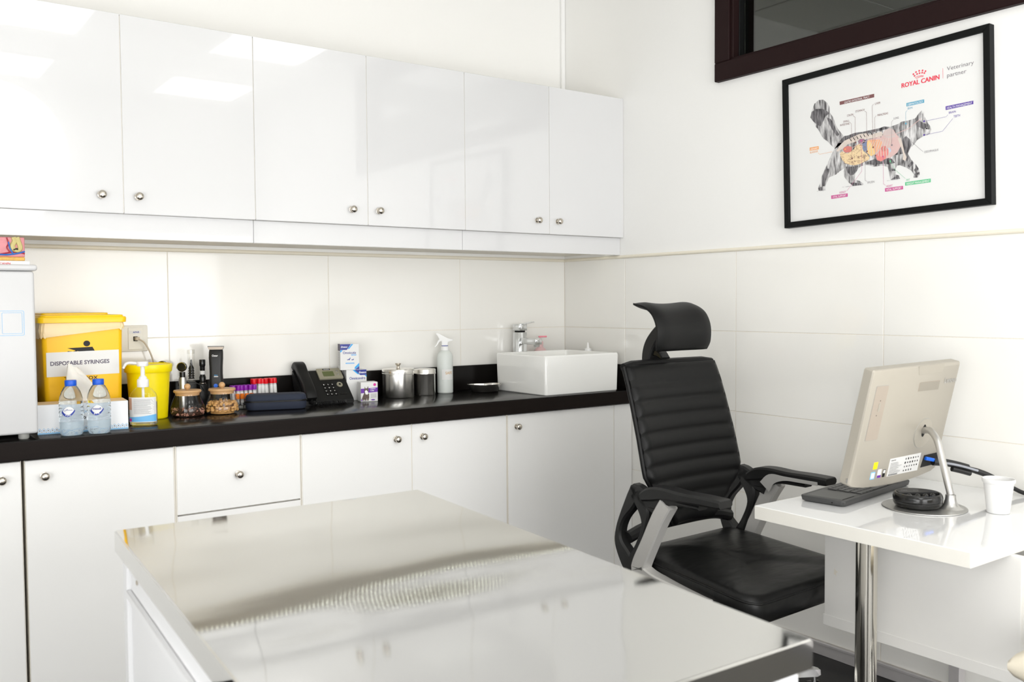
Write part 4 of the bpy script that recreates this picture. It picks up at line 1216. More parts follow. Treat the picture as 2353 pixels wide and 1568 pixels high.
# ---------------------------------------------------------------- steel canisters
def canister(label, x, y, r, h, knob_):
    t = on_top('steel_canister', label, 'canister', x, y, 0, 'polished steel canisters')
    b = new(); lathe(b, [(0.0, 0.0), (r * 0.93, 0.0), (r * 0.955, 0.003), (r * 0.955, h * 0.80), (r * 0.97, h * 0.81), (r * 0.955, h * 0.82), (r * 0.955, h * 0.84)], 48); add('body', b, 'steel', t)
    b = new(); lathe(b, [(r * 0.95, h * 0.80), (r, h * 0.80), (r * 1.005, h * 0.815), (r, h * 0.83), (r * 0.985, h * 0.84), (r * 0.985, h * 0.955), (r * 0.96, h * 0.975), (r * 0.5, h * 0.995), (0.0, h)], 48); l_ = add('lid', b, 'steel', t)
    if knob_:
        b = new(); lathe(b, [(0.0, h * 0.99), (0.008, h * 0.99), (0.007, h + 0.003), (0.006, h + 0.006), (0.0115, h + 0.0155), (0.0120, h + 0.018), (0.0, h + 0.0185)], 22); add('knob', b, 'nickel', l_)
    return t
canister('large polished steel canister with a lid knob next to the cartons', -0.922, -0.092, 0.0645, 0.1155, True)
canister('smaller polished steel canister without knob beside the spray bottle', -0.795, -0.078, 0.0465, 0.107, False)

# ---------------------------------------------------------------- spray bottle
t = on_top('spray_bottle', 'tall translucent spray bottle with white trigger head', 'spray bottle', -0.688, -0.064, -36)
b = new(); lathe(b, [(0.0, 0.0), (0.030, 0.0), (0.0325, 0.003), (0.0325, 0.150), (0.030, 0.160), (0.022, 0.171), (0.0145, 0.177), (0.0140, 0.184), (0.0, 0.184)], 34); add('body', b, 'spray_liquid', t)
b = new(); lathe(b, [(0.0, 0.175), (0.0160, 0.175), (0.0165, 0.177), (0.0155, 0.190), (0.0125, 0.193), (0.0, 0.193)], 26); add('collar', b, 'plastic_white', t)
b = new(); lathe(b, [(0.0125, 0.1925), (0.0135, 0.193), (0.0135, 0.1945), (0.0125, 0.195)], 26); add('collar_ring', b, 'ink_blue', t)
b = new(); prism(b, [(0.012, 0.195), (0.013, 0.210), (0.034, 0.216), (0.034, 0.219), (0.014, 0.224), (-0.026, 0.245), (-0.034, 0.246), (-0.036, 0.241), (-0.030, 0.238), (-0.020, 0.218), (-0.012, 0.212), (-0.012, 0.195)], 'xz', -0.0075, 0.0075); bmesh.ops.bevel(b, geom=b.edges[:], offset=0.0018, segments=2, affect='EDGES'); add('trigger_head', b, 'plastic_white', t)
b = new(); prism(b, [(-0.020, 0.222), (-0.028, 0.214), (-0.033, 0.200), (-0.041, 0.190), (-0.038, 0.189), (-0.028, 0.199), (-0.022, 0.210), (-0.014, 0.214)], 'xz', -0.005, 0.005); add('trigger', b, 'plastic_white', t)
r = 0.0329
s = new()
n = 8
for k in range(n):
    a0, a1 = R(-18 + 88 * k / n), R(-18 + 88 * (k + 1) / n)
    s.faces.new([s.verts.new((r * math.sin(a), -r * math.cos(a), z)) for a, z in ((a0, 0.056), (a1, 0.056), (a1, 0.098), (a0, 0.098))])
lb = flat('label', s, 'paper', t)
mat('ink_ochre', (0.62, 0.42, 0.22), 0.6)
s = new(); letters(s, 'SAFE', lambda a, z: ((r + .0004) * math.sin(a / r), -(r + .0004) * math.cos(a / r), z), 0.004, 0.078, 0.030, 0.0115); flat('lettering', s, 'ink_ochre', lb)

# ---------------------------------------------------------------- kidney dish
t = on_top('kidney_dish', 'shallow steel kidney dish against the side of the sink', 'dish', -0.545, -0.150, -14)
def kidney(sx, sy, dent, z, n=44):
    pts = []
    for i in range(n):
        a = 2 * math.pi * i / n
        x = sx * math.cos(a); y = sy * math.sin(a)
        if y > 0:
            y -= dent * math.exp(-(x / (sx * 0.42)) ** 2) * (y / sy)
        y -= 0.35 * dent * (1 - (x / sx) ** 2) * 0
        pts.append((x, y + 0.25 * sy * ((x / sx) ** 2), z))
    return pts
b = new()
loft(b, [kidney(0.052, 0.026, 0.012, 0.0), kidney(0.058, 0.031, 0.014, 0.004), kidney(0.068, 0.040, 0.018, 0.028), kidney(0.070, 0.042, 0.019, 0.032), kidney(0.077, 0.048, 0.021, 0.0335), kidney(0.077, 0.048, 0.021, 0.0345), kidney(0.069, 0.041, 0.019, 0.0335), kidney(0.066, 0.038, 0.018, 0.028), kidney(0.056, 0.029, 0.014, 0.005), kidney(0.050, 0.024, 0.012, 0.0015)])
add('bowl', b, 'steel', t, 50)

# ---------------------------------------------------------------- sink
t = on_top('vessel_sink', 'rectangular white ceramic sink standing on the worktop', 'sink', -0.2655, -0.272)
b = new()
o_ = lambda w, d, r_, z: ring_box(w, d, r_, z)
loft(b, [o_(0.376, 0.330, 0.010, 0.0), o_(0.382, 0.336, 0.012, 0.003), o_(0.391, 0.344, 0.014, 0.150), o_(0.389, 0.342, 0.014, 0.155), o_(0.384, 0.337, 0.013, 0.158), o_(0.366, 0.319, 0.012, 0.158), o_(0.362, 0.315, 0.012, 0.155), o_(0.356, 0.309, 0.016, 0.10), o_(0.340, 0.294, 0.030, 0.050), o_(0.30, 0.25, 0.04, 0.042), o_(0.05, 0.05, 0.02, 0.038)])
add('basin', b, 'ceramic', t)
b = new(); lathe(b, [(0.0, 0.0), (0.022, 0.0), (0.022, 0.004), (0.0, 0.005)], 20, (0, 0, 0.0385)); add('drain', b, 'chrome', t)

# ---------------------------------------------------------------- tap
t = on_top('basin_tap', 'tall square chrome tap behind the white sink', 'tap', -0.300, -0.058)
b = new(); box(b, -0.022, 0.022, -0.022, 0.022, 0.0, 0.240, 0.0015, 2); add('column', b, 'tap_chrome', t)
b = new(); box(b, -0.016, 0.016, -0.016, 0.016, 0.240, 0.247); add('neck', b, 'gap_black', t)
b = new(); box(b, -0.0225, 0.0225, -0.0235, 0.0225, 0.247, 0.276, 0.002, 2); add('head', b, 'tap_chrome', t)
b = new(); prism(b, [(-0.010, 0.276), (-0.090, 0.287), (-0.091, 0.283), (-0.020, 0.271)], 'yz', -0.009, 0.009); add('lever', b, 'tap_chrome', t)
b = new(); box(b, -0.0175, 0.0175, -0.135, -0.0215, 0.190, 0.216, 0.002, 2); sp = add('spout', b, 'tap_chrome', t)
b = new(); lathe(b, [(0.0, -0.010), (0.0115, -0.010), (0.0125, -0.008), (0.0125, 0.0), (0.0, 0.0)], 20, (0, -0.120, 0.190)); add('aerator', b, 'rack_grey', sp)

# ---------------------------------------------------------------- soap bottle and dropper bottle behind the sink
t = on_top('soap_bottle', 'pink pump soap bottle beside the tap', 'bottle', -0.187, -0.057, -20)
b = new(); lathe(b, [(0.0, 0.0), (0.030, 0.0), (0.032, 0.004), (0.032, 0.140), (0.030, 0.152), (0.020, 0.166), (0.0125, 0.172), (0.0125, 0.182), (0.0, 0.182)], 28); add('body', b, 'pink_plastic', t)
b = new(); lathe(b, [(0.0, 0.182), (0.0130, 0.182), (0.0130, 0.196), (0.006, 0.198), (0.0045, 0.214), (0.0, 0.214)], 20); add('collar', b, 'pink_plastic', t)
b = new(); box(b, -0.008, 0.030, -0.005, 0.005, 0.214, 0.221, 0.002, 2); add('pump_head', b, 'pink_pump', t)
t = on_top('dropper_bottle', 'white dropper bottle with pointed cap between sink and wall', 'bottle', -0.0455, -0.215)
b = new(); lathe(b, [(0.0, 0.0), (0.021, 0.0), (0.023, 0.003), (0.023, 0.120), (0.019, 0.138), (0.0115, 0.145), (0.0, 0.145)], 26); add('body', b, 'plastic_white', t)
b = new(); lathe(b, [(0.0, 0.143), (0.0155, 0.143), (0.0158, 0.145), (0.0150, 0.165), (0.0070, 0.167), (0.0062, 0.172), (0.0035, 0.188), (0.0015, 0.192), (0.0, 0.192)], 22); add('nozzle_cap', b, 'plastic_white', t)

# ================================================================== steel exam table in the foreground
BLc, BRc, RFc = Vector((-2.265, -1.395)), Vector((-1.600, -1.414)), Vector((-1.674, -2.556))
FLc = BLc + RFc - BRc
ctr = (BLc + RFc) / 2
tb = thing('exam_table', 'polished steel topped exam table on a white frame in the foreground', 'table', (ctr.x, ctr.y, 0))
eu = (BRc - BLc); ev = (FLc - BLc)
def tp(u, v):          # u along the far edge, v towards the camera, both in metres
    q = BLc + eu.normalized() * u + ev.normalized() * v - ctr
    return (q.x, q.y)
LU, LV = eu.length, ev.length
def tbox(bm, u0, u1, v0, v1, z0, z1):
    return prism(bm, [tp(u0, v0), tp(u1, v0), tp(u1, v1), tp(u0, v1)], 'xy', z0, z1)
b = new(); tbox(b, 0, LU, 0, LV, 0.7355, 0.775); bmesh.ops.bevel(b, geom=[e for e in b.edges if abs(e.verts[0].co.z - e.verts[1].co.z) < 1e-4 and e.verts[0].co.z > 0.76], offset=0.0022, segments=3, affect='EDGES'); add('steel_top', b, 'steel_sheet', tb)
for u, v in ((0.012, 0.012), (LU - 0.052, 0.012), (0.012, LV - 0.052), (LU - 0.052, LV - 0.052)):
    b = new(); tbox(b, u, u + 0.040, v, v + 0.040, 0.03, 0.735); bmesh.ops.bevel(b, geom=b.edges[:], offset=0.003, segments=2, affect='EDGES'); add('leg', b, 'table_white', tb)
    b = new(); tbox(b, u + .004, u + 0.036, v + .004, v + 0.036, 0.0005, 0.03); add('foot', b, 'plastic_black', tb)
for a in ((0.020, 0.026, 0.053, LV - 0.053), (LU - 0.026, LU - 0.020, 0.053, LV - 0.053), (0.053, LU - 0.053, 0.020, 0.026), (0.053, LU - 0.053, LV - 0.026, LV - 0.020)):
    b = new(); tbox(b, *a, 0.14, 0.734); add('side_panel', b, 'table_white', tb)
for a in ((0.010, 0.0195, 0.053, LV - 0.053), (LU - 0.0195, LU - 0.010, 0.053, LV - 0.053), (0.053, LU - 0.053, 0.010, 0.0195), (0.053, LU - 0.053, LV - 0.0195, LV - 0.010)):
    b = new(); tbox(b, *a, 0.655, 0.670); bmesh.ops.bevel(b, geom=b.edges[:], offset=0.0015, segments=1, affect='EDGES'); add('rail', b, 'table_white', tb)
b = new(); lathe(b, [(0.0, 0.0), (0.005, 0.0), (0.005, 0.002), (0.0, 0.003)], 12)
for v in b.verts:
    v.co = Vector((-v.co.z, v.co.x, v.co.y))
sc_ = add('screw', b, 'nickel', tb); q = tp(0.0195, 0.12); sc_.location = (q[0], q[1], 0.70)

# ================================================================== white desk against the tiled wall
DZ = 0.66
dk = thing('desk', 'glossy white desk on a chrome post against the tiled wall', 'desk', (-0.353, -1.9635, 0))
b = new(); box(b, -0.351, 0.351, -0.2935, 0.2935, DZ - 0.0362, DZ, 0.0012, 1); add('desktop', b, 'desk_white', dk)
for a in ((-0.3516, -0.3505, -0.2935, 0.2935), (-0.351, 0.351, -0.2941, -0.2930), (-0.351, 0.351, 0.2930, 0.2941)):
    b = new(); box(b, *a, DZ - 0.0355, DZ - 0.0012); add('edge_band', b, 'desk_edge', dk)
b = new(); box(b, -0.171, -0.153, -0.318, 0.201, 0.326, DZ - 0.0365, 0.0008, 1); add('modesty_panel', b, 'panel_white', dk)
b = new(); box(b, -0.1735, -0.171, -0.318, 0.203, 0.323, 0.352, 0.0005, 1); add('panel_strip', b, 'panel_white', dk)
b = new(); prism(b, [(0.173, 0.512), (0.184, 0.520), (0.186, 0.505), (0.176, 0.500), (0.179, 0.507)], 'yz', -0.1716, -0.1712)
for v in b.verts:
    v.co.z -= 0.035; v.co.y -= 0.014
add('chip', b, 'carcass', dk)
b = new(); lathe(b, [(0.0, 0.0105), (0.026, 0.0105), (0.026, DZ - 0.037), (0.0, DZ - 0.037)], 36, (-0.272, 0.0085, 0)); add('post', b, 'worn_chrome', dk)
b = new(); lathe(b, [(0.0, 0.0005), (0.20, 0.0005), (0.20, 0.006), (0.12, 0.010), (0.0, 0.011)], 40, (-0.272, 0.0085, 0)); add('post_foot', b, 'worn_chrome', dk)
b = new(); box(b, 0.288, 0.322, 0.066, 0.098, 0.0005, DZ - 0.037, 0.001, 1); add('rear_leg', b, 'baseboard_alu', dk)

# ---------------------------------------------------------------- keyboard
kb = thing('keyboard', 'dark grey keyboard with touchpad under the monitor', 'keyboard', (-0.344, -1.742, DZ), 8)
b = new(); loft(b, [[(a, c, z) for a, c in rrect(w, d, 0.012, 4)] for z, w, d in ((0.0006, 0.404, 0.116), (0.004, 0.416, 0.126), (0.014, 0.420, 0.130), (0.017, 0.418, 0.128), (0.0175, 0.414, 0.124))]); add('case', b, 'keyboard_grey', kb)
b = new(); box(b, -0.197, -0.102, -0.050, 0.052, 0.0175, 0.0179, 0.0001, 1); add('touchpad', b, 'key_grey', kb)
b = new(); box(b, -0.197, -0.130, -0.0535, -0.0515, 0.0175, 0.0182); add('touchpad_bar', b, 'gap_black', kb)
kk = new(); box(kk, -0.0082, 0.0082, -0.0078, 0.0078, 0, 0.003, 0.0012, 1)
ksrc = add('key', kk, 'key_grey', kb)
ksm = new(); box(ksm, -0.0082, 0.0082, -0.0045, 0.0045, 0, 0.003, 0.001, 1)
ksrc2 = add('key', ksm, 'key_grey', kb)
n1 = n2 = 0
for rw in range(6):
    for c_ in range(15):
        x = -0.084 + 0.0192 * c_ + (0.004 if rw % 2 else 0.0)
        y = -0.047 + 0.0182 * rw
        if rw == 0 and 4 <= c_ <= 8 and c_ != 6:
            continue
        src = ksrc2 if rw == 5 else ksrc
        if src is ksrc:
            o_ = src if n1 == 0 else clone(src, kb); n1 += 1
        else:
            o_ = src if n2 == 0 else clone(src, kb); n2 += 1
        o_.location = (x, y - (0.003 if rw == 5 else 0), 0.0176)
        if rw == 0 and c_ == 6:
            o_.scale = (5.4, 1, 1)
b = new(); lathe(b, [(0.0, 0.0), (0.0022, 0.0), (0.0022, 0.0008), (0.0, 0.001)], 10)
for v in b.verts:
    v.co = Vector((-0.2102 - v.co.z, -0.030 + v.co.x, 0.009 + v.co.y))
add('indicator', b, 'gap_black', kb)

# ---------------------------------------------------------------- all-in-one computer seen from behind
mo = thing('computer_monitor', 'champagne coloured all-in-one computer on a round silver foot, seen from behind', 'computer', (-0.369, -1.958, DZ))
mroot = Vector(mo.location)
MO = Vector((-0.577, -1.870, 0.726))
MU = Vector((0, -0.2247, 0.9744)); MN = Vector((0, -0.9744, -0.2247))
def mp_(a, h, n=0.0):
    return MO + Vector((a, 0, 0)) + MU * h + MN * n - mroot
def outline(ins=0.0):
    pts = [(0.0, 0.010), (0.004, 0.002), (0.02, -0.006), (0.08, -0.015), (0.14, -0.019), (0.21, -0.021), (0.28, -0.019), (0.34, -0.014), (0.40, -0.005), (0.416, 0.003), (0.42, 0.011), (0.418, 0.316), (0.414, 0.321), (0.006, 0.315), (0.002, 0.311)]
    cx, cy = 0.21, 0.155
    return [(cx + (a - cx) * (1 - ins / 0.21), cy + (h - cy) * (1 - ins / 0.165)) for a, h in pts]
b = new(); loft(b, [[mp_(a, h, n) for a, h in outline(i)] for i, n in ((0.001, -0.030), (0.0, -0.029), (0.0, -0.006), (0.002, -0.002), (0.006, 0.0))]); add('housing', b, 'champagne', mo, 25)
b = new(); loft(b, [[mp_(a, h, n) for a, h in outline(i)] for i, n in ((0.004, -0.0310), (0.003, -0.0302))]); add('screen', b, 'plastic_gloss_black', mo)
def mslab(name, pts, n0, n1, material, parent=None):
    bm = new()
    lo = [bm.verts.new(mp_(a, h, n0)) for a, h in pts]; hi = [bm.verts.new(mp_(a, h, n1)) for a, h in pts]
    k_ = len(pts)
    for i in range(k_):
        bm.faces.new((lo[i], lo[(i + 1) % k_], hi[(i + 1) % k_], hi[i]))
    bm.faces.new(lo[::-1]); bm.faces.new(hi)
    return add(name, bm, material, parent or mo)
mslab('drive_shadow_gap', rrect(0.056, 0.150, 0.003, 3, 0.054, 0.198), 0.0, 0.0006, 'rack_grey')
od = mslab('drive_door', rrect(0.054, 0.148, 0.003, 3, 0.054, 0.198), 0.0006, 0.0014, 'champagne_dark')
mslab('eject_button', rrect(0.008, 0.024, 0.003, 3, 0.056, 0.214), 0.0014, 0.0024, 'champagne', od)
mslab('pinhole', ellipse(0.0015, 0.0015, 8, 0.056, 0.232), 0.0014, 0.0016, 'gap_black', od)
mslab('pinhole', ellipse(0.0015, 0.0015, 8, 0.052, 0.192), 0.0014, 0.0016, 'gap_black', od)
vt = mslab('vent', [(0.228, 0.245), (0.328, 0.247), (0.328, 0.272), (0.228, 0.270)], 0.0, 0.0006, 'champagne_dark')
bm = new()
for k in range(30):
    a = 0.2295 + 0.0033 * k
    vv = [mp_(a, 0.246, 0.0006), mp_(a + .0018, 0.246, 0.0006), mp_(a + .0018, 0.270, 0.0006), mp_(a, 0.270, 0.0006)]
    ww = [q + MN * 0.0012 for q in vv]
    V = [bm.verts.new(q) for q in vv + ww]
    for f in ((4, 5, 6, 7), (0, 1, 5, 4), (1, 2, 6, 5), (2, 3, 7, 6), (3, 0, 4, 7)):
        bm.faces.new([V[i] for i in f])
o_ = add('vent_ribs', bm, 'champagne', vt); o_['kind'] = 'stuff'
mslab('tape', [(0.215, 0.292), (0.330, 0.295), (0.332, 0.3195), (0.205, 0.3165)], 0.0, 0.0004, 'champagne')
mslab('hub_groove', ellipse(0.0440, 0.0440, 36, 0.304, 0.120), 0.0, 0.0005, 'rack_grey')
mslab('hub_plate', ellipse(0.0425, 0.0425, 36, 0.304, 0.120), 0.0005, 0.0016, 'champagne')
mslab('hub_slot', ellipse(0.0085, 0.018, 18, 0.302, 0.128), 0.0016, 0.0022, 'gap_black')
lb = mslab('rating_label', [(0.169, 0.008), (0.319, 0.009), (0.319, 0.061), (0.169, 0.059)], 0.0, 0.0005, 'paper')
s = new()
fl_ = lambda a, h: mp_(a, h, 0.0008)
random.seed(4)
letters(s, 'Lenovo', fl_, 0.175, 0.0515, 0.022, 0.0045)
for k in range(10):
    poly(s, [(0.175, 0.046 - k * .0034), (0.175 + random.uniform(.03, .06), 0.046 - k * .0034), (0.175 + random.uniform(.03, .06), 0.0452 - k * .0034), (0.175, 0.0452 - k * .0034)], fl_)
for k in range(20):
    x = 0.175 + k * 0.0022
    poly(s, [(x, 0.0095), (x + .0012, 0.0095), (x + .0012, 0.0130), (x, 0.0130)], fl_)
for k in range(22):
    a, h = 0.247 + (k % 6) * 0.0120, 0.051 - (k // 6) * 0.0115
    poly(s, ellipse(random.uniform(.0018, .0036), random.uniform(.0022, .0038), 7, a, h), fl_)
flat('print', s, 'ink_black', lb)
mslab('yellow_sticker', rrect(0.019, 0.020, 0.001, 2, 0.104, 0.047), 0.0, 0.0005, 'yellow_bin')
st_ = mslab('blue_sticker', rrect(0.020, 0.021, 0.001, 2, 0.100, 0.019), 0.0, 0.0005, 'ink_light_blue')
mslab('sticker_centre', rrect(0.014, 0.015, 0.001, 2, 0.100, 0.019), 0.0005, 0.0008, 'ink_white', st_)
st_ = mslab('white_sticker', rrect(0.017, 0.024, 0.001, 2, 0.130, 0.022), 0.0, 0.0005, 'paper')
mslab('sticker_foot', rrect(0.017, 0.007, 0.0005, 2, 0.130, 0.0135), 0.0005, 0.0008, 'ink_purple', st_)
st_ = mslab('black_sticker', rrect(0.012, 0.022, 0.001, 2, 0.152, 0.020), 0.0, 0.0005, 'gap_black')
mslab('sticker_window', rrect(0.009, 0.009, 0.001, 2, 0.152, 0.025), 0.0005, 0.0008, 'paper', st_)
mslab('port_recess', [(0.333, 0.015), (0.418, 0.018), (0.418, 0.053), (0.338, 0.051)], 0.0, 0.0008, 'gap_black')
b = new(); letters(b, 'Lenovo', lambda a, h: mp_(a, h, 0.0010), 0.352, 0.262, 0.062, 0.0165); flat('lettering', b, 'satin_alu', mo)
b = new()
V = [mp_(-0.0006, h, n) for h, n in ((0.008, -0.010), (0.020, -0.010), (0.020, -0.006), (0.008, -0.006))]
W_ = [q + Vector((-0.0012, 0, 0)) for q in V]
VV = [b.verts.new(q) for q in V + W_]
for f in ((4, 5, 6, 7), (0, 1, 5, 4), (1, 2, 6, 5), (2, 3, 7, 6), (3, 0, 4, 7)):
    b.faces.new([VV[i] for i in f])
add('power_button', b, 'satin_alu', mo)
# round foot, flared socket, bent arm
b = new(); lathe(b, [(0.0, 0.0006), (0.100, 0.0006), (0.1055, 0.0014), (0.105, 0.003), (0.09, 0.0042), (0.0, 0.005)], 56); add('foot', b, 'satin_alu', mo)
px_, py_ = -0.340 - mroot.x, -2.014 - mroot.y
b = new(); lathe(b, [(0.034, 0.0040), (0.024, 0.008), (0.017, 0.016), (0.0135, 0.028), (0.0125, 0.040), (0.0, 0.040)], 26, (px_, py_, 0)); add('socket', b, 'satin_alu', mo)
hub = mp_(0.304, 0.127, 0.0)
b = new(); tube(b, smooth_path([(px_, py_, 0.038), (px_ + 0.007, py_ + 0.014, 0.075), (px_ + 0.018, py_ + 0.034, 0.125), (px_ + 0.027, py_ + 0.050, 0.165), (hub.x - 0.028, hub.y - 0.048, hub.z - 0.006), (hub.x - 0.016, hub.y - 0.026, hub.z + 0.005), (hub.x - 0.002, hub.y + 0.004, hub.z)], 6), 0.0092, 16); add('arm', b, 'satin_alu', mo)

# cables behind the monitor
cb = thing('cable_bundle', 'black cables and plugs trailing from the back of the computer', 'cable', (-0.12, -2.00, DZ))
cr = Vector(cb.location)
def cpath(l):
    return smooth_path([Vector(q) - cr for q in l], 8)
b = new(); tube(b, cpath([(-0.212, -1.892, 0.756), (-0.175, -1.910, 0.752), (-0.140, -1.928, 0.743), (-0.115, -1.940, 0.735)]), 0.0105, 10); add('plug', b, 'plastic_black', cb)
b = new(); tube(b, cpath([(-0.165, -1.922, 0.735), (-0.140, -1.935, 0.728), (-0.115, -1.948, 0.720)]), 0.0075, 10); add('plug', b, 'plastic_black', cb)
b = new(); tube(b, cpath([(-0.118, -1.938, 0.733), (-0.095, -1.952, 0.726), (-0.070, -1.970, 0.715), (-0.050, -1.992, 0.700), (-0.034, -2.025, 0.682), (-0.026, -2.06, 0.6690), (-0.024, -2.12, 0.6665), (-0.022, -2.24, 0.6660)]), [0.0080] * 8 + [0.0085] * 16 + [0.006] * 16 + [0.0045] * 17, 10); add('sleeve', b, 'plastic_black', cb)
b = new(); tube(b, cpath([(-0.236, -1.884, 0.767), (-0.215, -1.893, 0.762), (-0.196, -1.902, 0.755)]), 0.0052, 8); add('blue_plug', b, 'usb_blue', cb)
b = new(); tube(b, cpath([(-0.197, -1.901, 0.755), (-0.165, -1.932, 0.748), (-0.130, -1.948, 0.738), (-0.100, -1.962, 0.728)]), 0.0032, 8); add('grey_lead', b, 'cable_grey', cb)

# ---------------------------------------------------------------- round black puck on the foot
pk = thing('round_gadget', 'round black gadget with four ball knobs lying on the silver computer foot', 'gadget', (-0.392, -1.953, DZ + 0.0052), -36)
b = new(); lathe(b, [(0.0, 0.0), (0.048, 0.0), (0.056, 0.003), (0.0605, 0.010), (0.0610, 0.015), (0.0598, 0.0165), (0.0612, 0.018), (0.0618, 0.026), (0.060, 0.034), (0.057, 0.0375), (0.0535, 0.0375), (0.0515, 0.034), (0.050, 0.022), (0.0, 0.022)], 48); add('bowl', b, 'plastic_gloss_black', pk)
seg = [(0.0525 * math.cos(R(a)), 0.0525 * math.sin(R(a))) for a in range(-8, 189, 7)]
b = new(); prism(b, seg, 'xy', 0.0225, 0.0380); bmesh.ops.bevel(b, geom=[e for e in b.edges if min(v.co.z for v in e.verts) > 0.037], offset=0.002, segments=2, affect='EDGES'); cv = add('cover', b, 'plastic_black', pk)
s = new(); letters(s, 'OFF', lambda a, c: (a, c, 0.0384), -0.036, 0.018, 0.018, 0.006); flat('lettering', s, 'ink_grey', cv)
s = new(); frame_line(s, -0.002, 0.010, 0.016, 0.026, 0.0045, 0.001, lambda a, c: (a, c, 0.0384)); flat('ring_mark', s, 'ink_grey', cv)
for k in range(4):
    b = new(); bmesh.ops.create_uvsphere(b, u_segments=18, v_segments=12, radius=0.0082)
    o_ = add('knob', b, 'plastic_gloss_black', pk, 60); o_.location = (-0.031 + 0.0205 * k, -0.019 - 0.004 * (1 if k in (1, 2) else 0), 0.0300)

# ---------------------------------------------------------------- foam cup
cu = thing('foam_cup', 'white foam cup on the desk by the cables', 'cup', (-0.278, -2.107, DZ))
b = new(); lathe(b, [(0.0, 0.0006), (0.0255, 0.0006), (0.0270, 0.002), (0.0355, 0.078), (0.0378, 0.079), (0.0392, 0.082), (0.0392, 0.087), (0.0380, 0.0895), (0.0362, 0.0890), (0.0350, 0.082), (0.0250, 0.006), (0.0, 0.005)], 40); add('shell', b, 'foam', cu)

# ================================================================== black office chair
ch = thing('office_chair', 'black leather office chair with headrest and silver arm brackets', 'chair', (-0.556, -1.46, 0), 2)
# seat
b = new()
def seat_ring(w, d, r, z, cy=0.0):
    out_ = []
    for a, c in rrect(w, d, r, 6, 0, 0):
        k = 1 - 0.06 * (c + d / 2) / d
        zz = z + 0.026 + 0.030 * c - 0.010 * max(0.0, (-c - d * 0.30) / (d * 0.2)) ** 2 + 0.006 * max(0.0, (c - d * 0.25) / (d * 0.25)) ** 2
        out_.append((a * k + 0.10 * c - 0.004, c + cy, zz))
    return out_
SC = -0.045
loft(b, [seat_ring(0.40, 0.388, 0.05, 0.352, SC), seat_ring(0.475, 0.458, 0.06, 0.356, SC), seat_ring(0.498, 0.480, 0.065, 0.370, SC), seat_ring(0.503, 0.485, 0.065, 0.400, SC), seat_ring(0.499, 0.481, 0.064, 0.418, SC), seat_ring(0.488, 0.470, 0.06, 0.428, SC), seat_ring(0.465, 0.448, 0.058, 0.434, SC), seat_ring(0.40, 0.378, 0.05, 0.439, SC), seat_ring(0.28, 0.30, 0.04, 0.442, SC), seat_ring(0.1, 0.1, 0.02, 0.442, SC)])
st = add('seat', b, 'leather_seat', ch, 60)
b = new()
pipe = [Vector(q) for q in seat_ring(0.500, 0.482, 0.064, 0.4165, SC)]
tube(b, pipe + [pipe[0]], 0.0032, 6); add('piping', b, 'leather', st)
b = new(); box(b, -0.14, 0.14, -0.17, 0.13, 0.325, 0.351, 0.006, 2); box(b, -0.07, 0.07, -0.08, 0.08, 0.285, 0.325, 0.010, 2); add('tilt_mechanism', b, 'plastic_black', ch)
b = new(); tube(b, [(0.07, -0.06, 0.305), (0.20, -0.08, 0.315)], 0.006, 8); box(b, 0.185, 0.235, -0.095, -0.065, 0.308, 0.322, 0.004, 2); add('tilt_lever', b, 'plastic_black', ch)
# backrest with stitched channels
rowsB = [(0.530, 0.088, 0.170), (0.575, 0.118, 0.161), (0.620, 0.158, 0.156), (0.655, 0.192, 0.156), (0.690, 0.214, 0.161), (0.72, 0.215, 0.168), (0.80, 0.213, 0.188), (0.90, 0.210, 0.218), (0.96, 0.208, 0.238), (1.000, 0.206, 0.254), (1.018, 0.204, 0.262)]
def back_at(z):
    for (z0, w0, y0), (z1, w1, y1) in zip(rowsB[:-1], rowsB[1:]):
        if z <= z1:
            f = (z - z0) / (z1 - z0)
            return w0 + (w1 - w0) * f, y0 + (y1 - y0) * f
    return rowsB[-1][1:]
RIB = 0.0475
b = new(); rings = []
N = 27
zs = []
z = 0.532
while z < 1.0175:
    zs.append(z); z += RIB / 8
zs.append(1.018)
for z in zs:
    hw, yc = back_at(z)
    ph = ((z - 0.957 + 20 * RIB) / RIB) % 1.0
    swell = 0.013 * (math.sin(math.pi * ph) ** 0.42) if z < 0.957 else 0.011 * (0.55 + 0.45 * math.sin(math.pi * min(1.0, (1.02 - z) / 0.060)))
    if z > 1.010:
        swell *= max(0.0, (1.019 - z) / 0.009)
    front, back_ = [], []
    for i in range(N):
        a = -1 + 2 * i / (N - 1)
        x = a * hw
        edge = (1 - abs(a) ** 30)
        conc = -0.020 * a * a
        front.append((x, yc + conc - 0.010 - swell * edge, z))
        back_.append((x, yc + conc + 0.014 + 0.006 * edge, z))
    rings.append(front + back_[::-1])
loft(b, rings); bk = add('backrest', b, 'leather', ch, 70)
for sx in (-1, 1):
    b = new(); pts = []
    for z in zs[::3]:
        hw, yc = back_at(z)
        pts.append((sx * (hw + 0.001), yc - 0.020 + 0.002, z))
    tube(b, pts, 0.0075, 8); add('piping', b, 'leather', bk)
b = new(); tube(b, [(a * 0.204, 0.262 - 0.020 * a * a + 0.004, 1.0185 - 0.006 * max(0.0, abs(a) - 0.8) / 0.2) for a in [-1 + 0.1 * k for k in range(21)]], 0.0125, 8); add('top_roll', b, 'leather', bk)
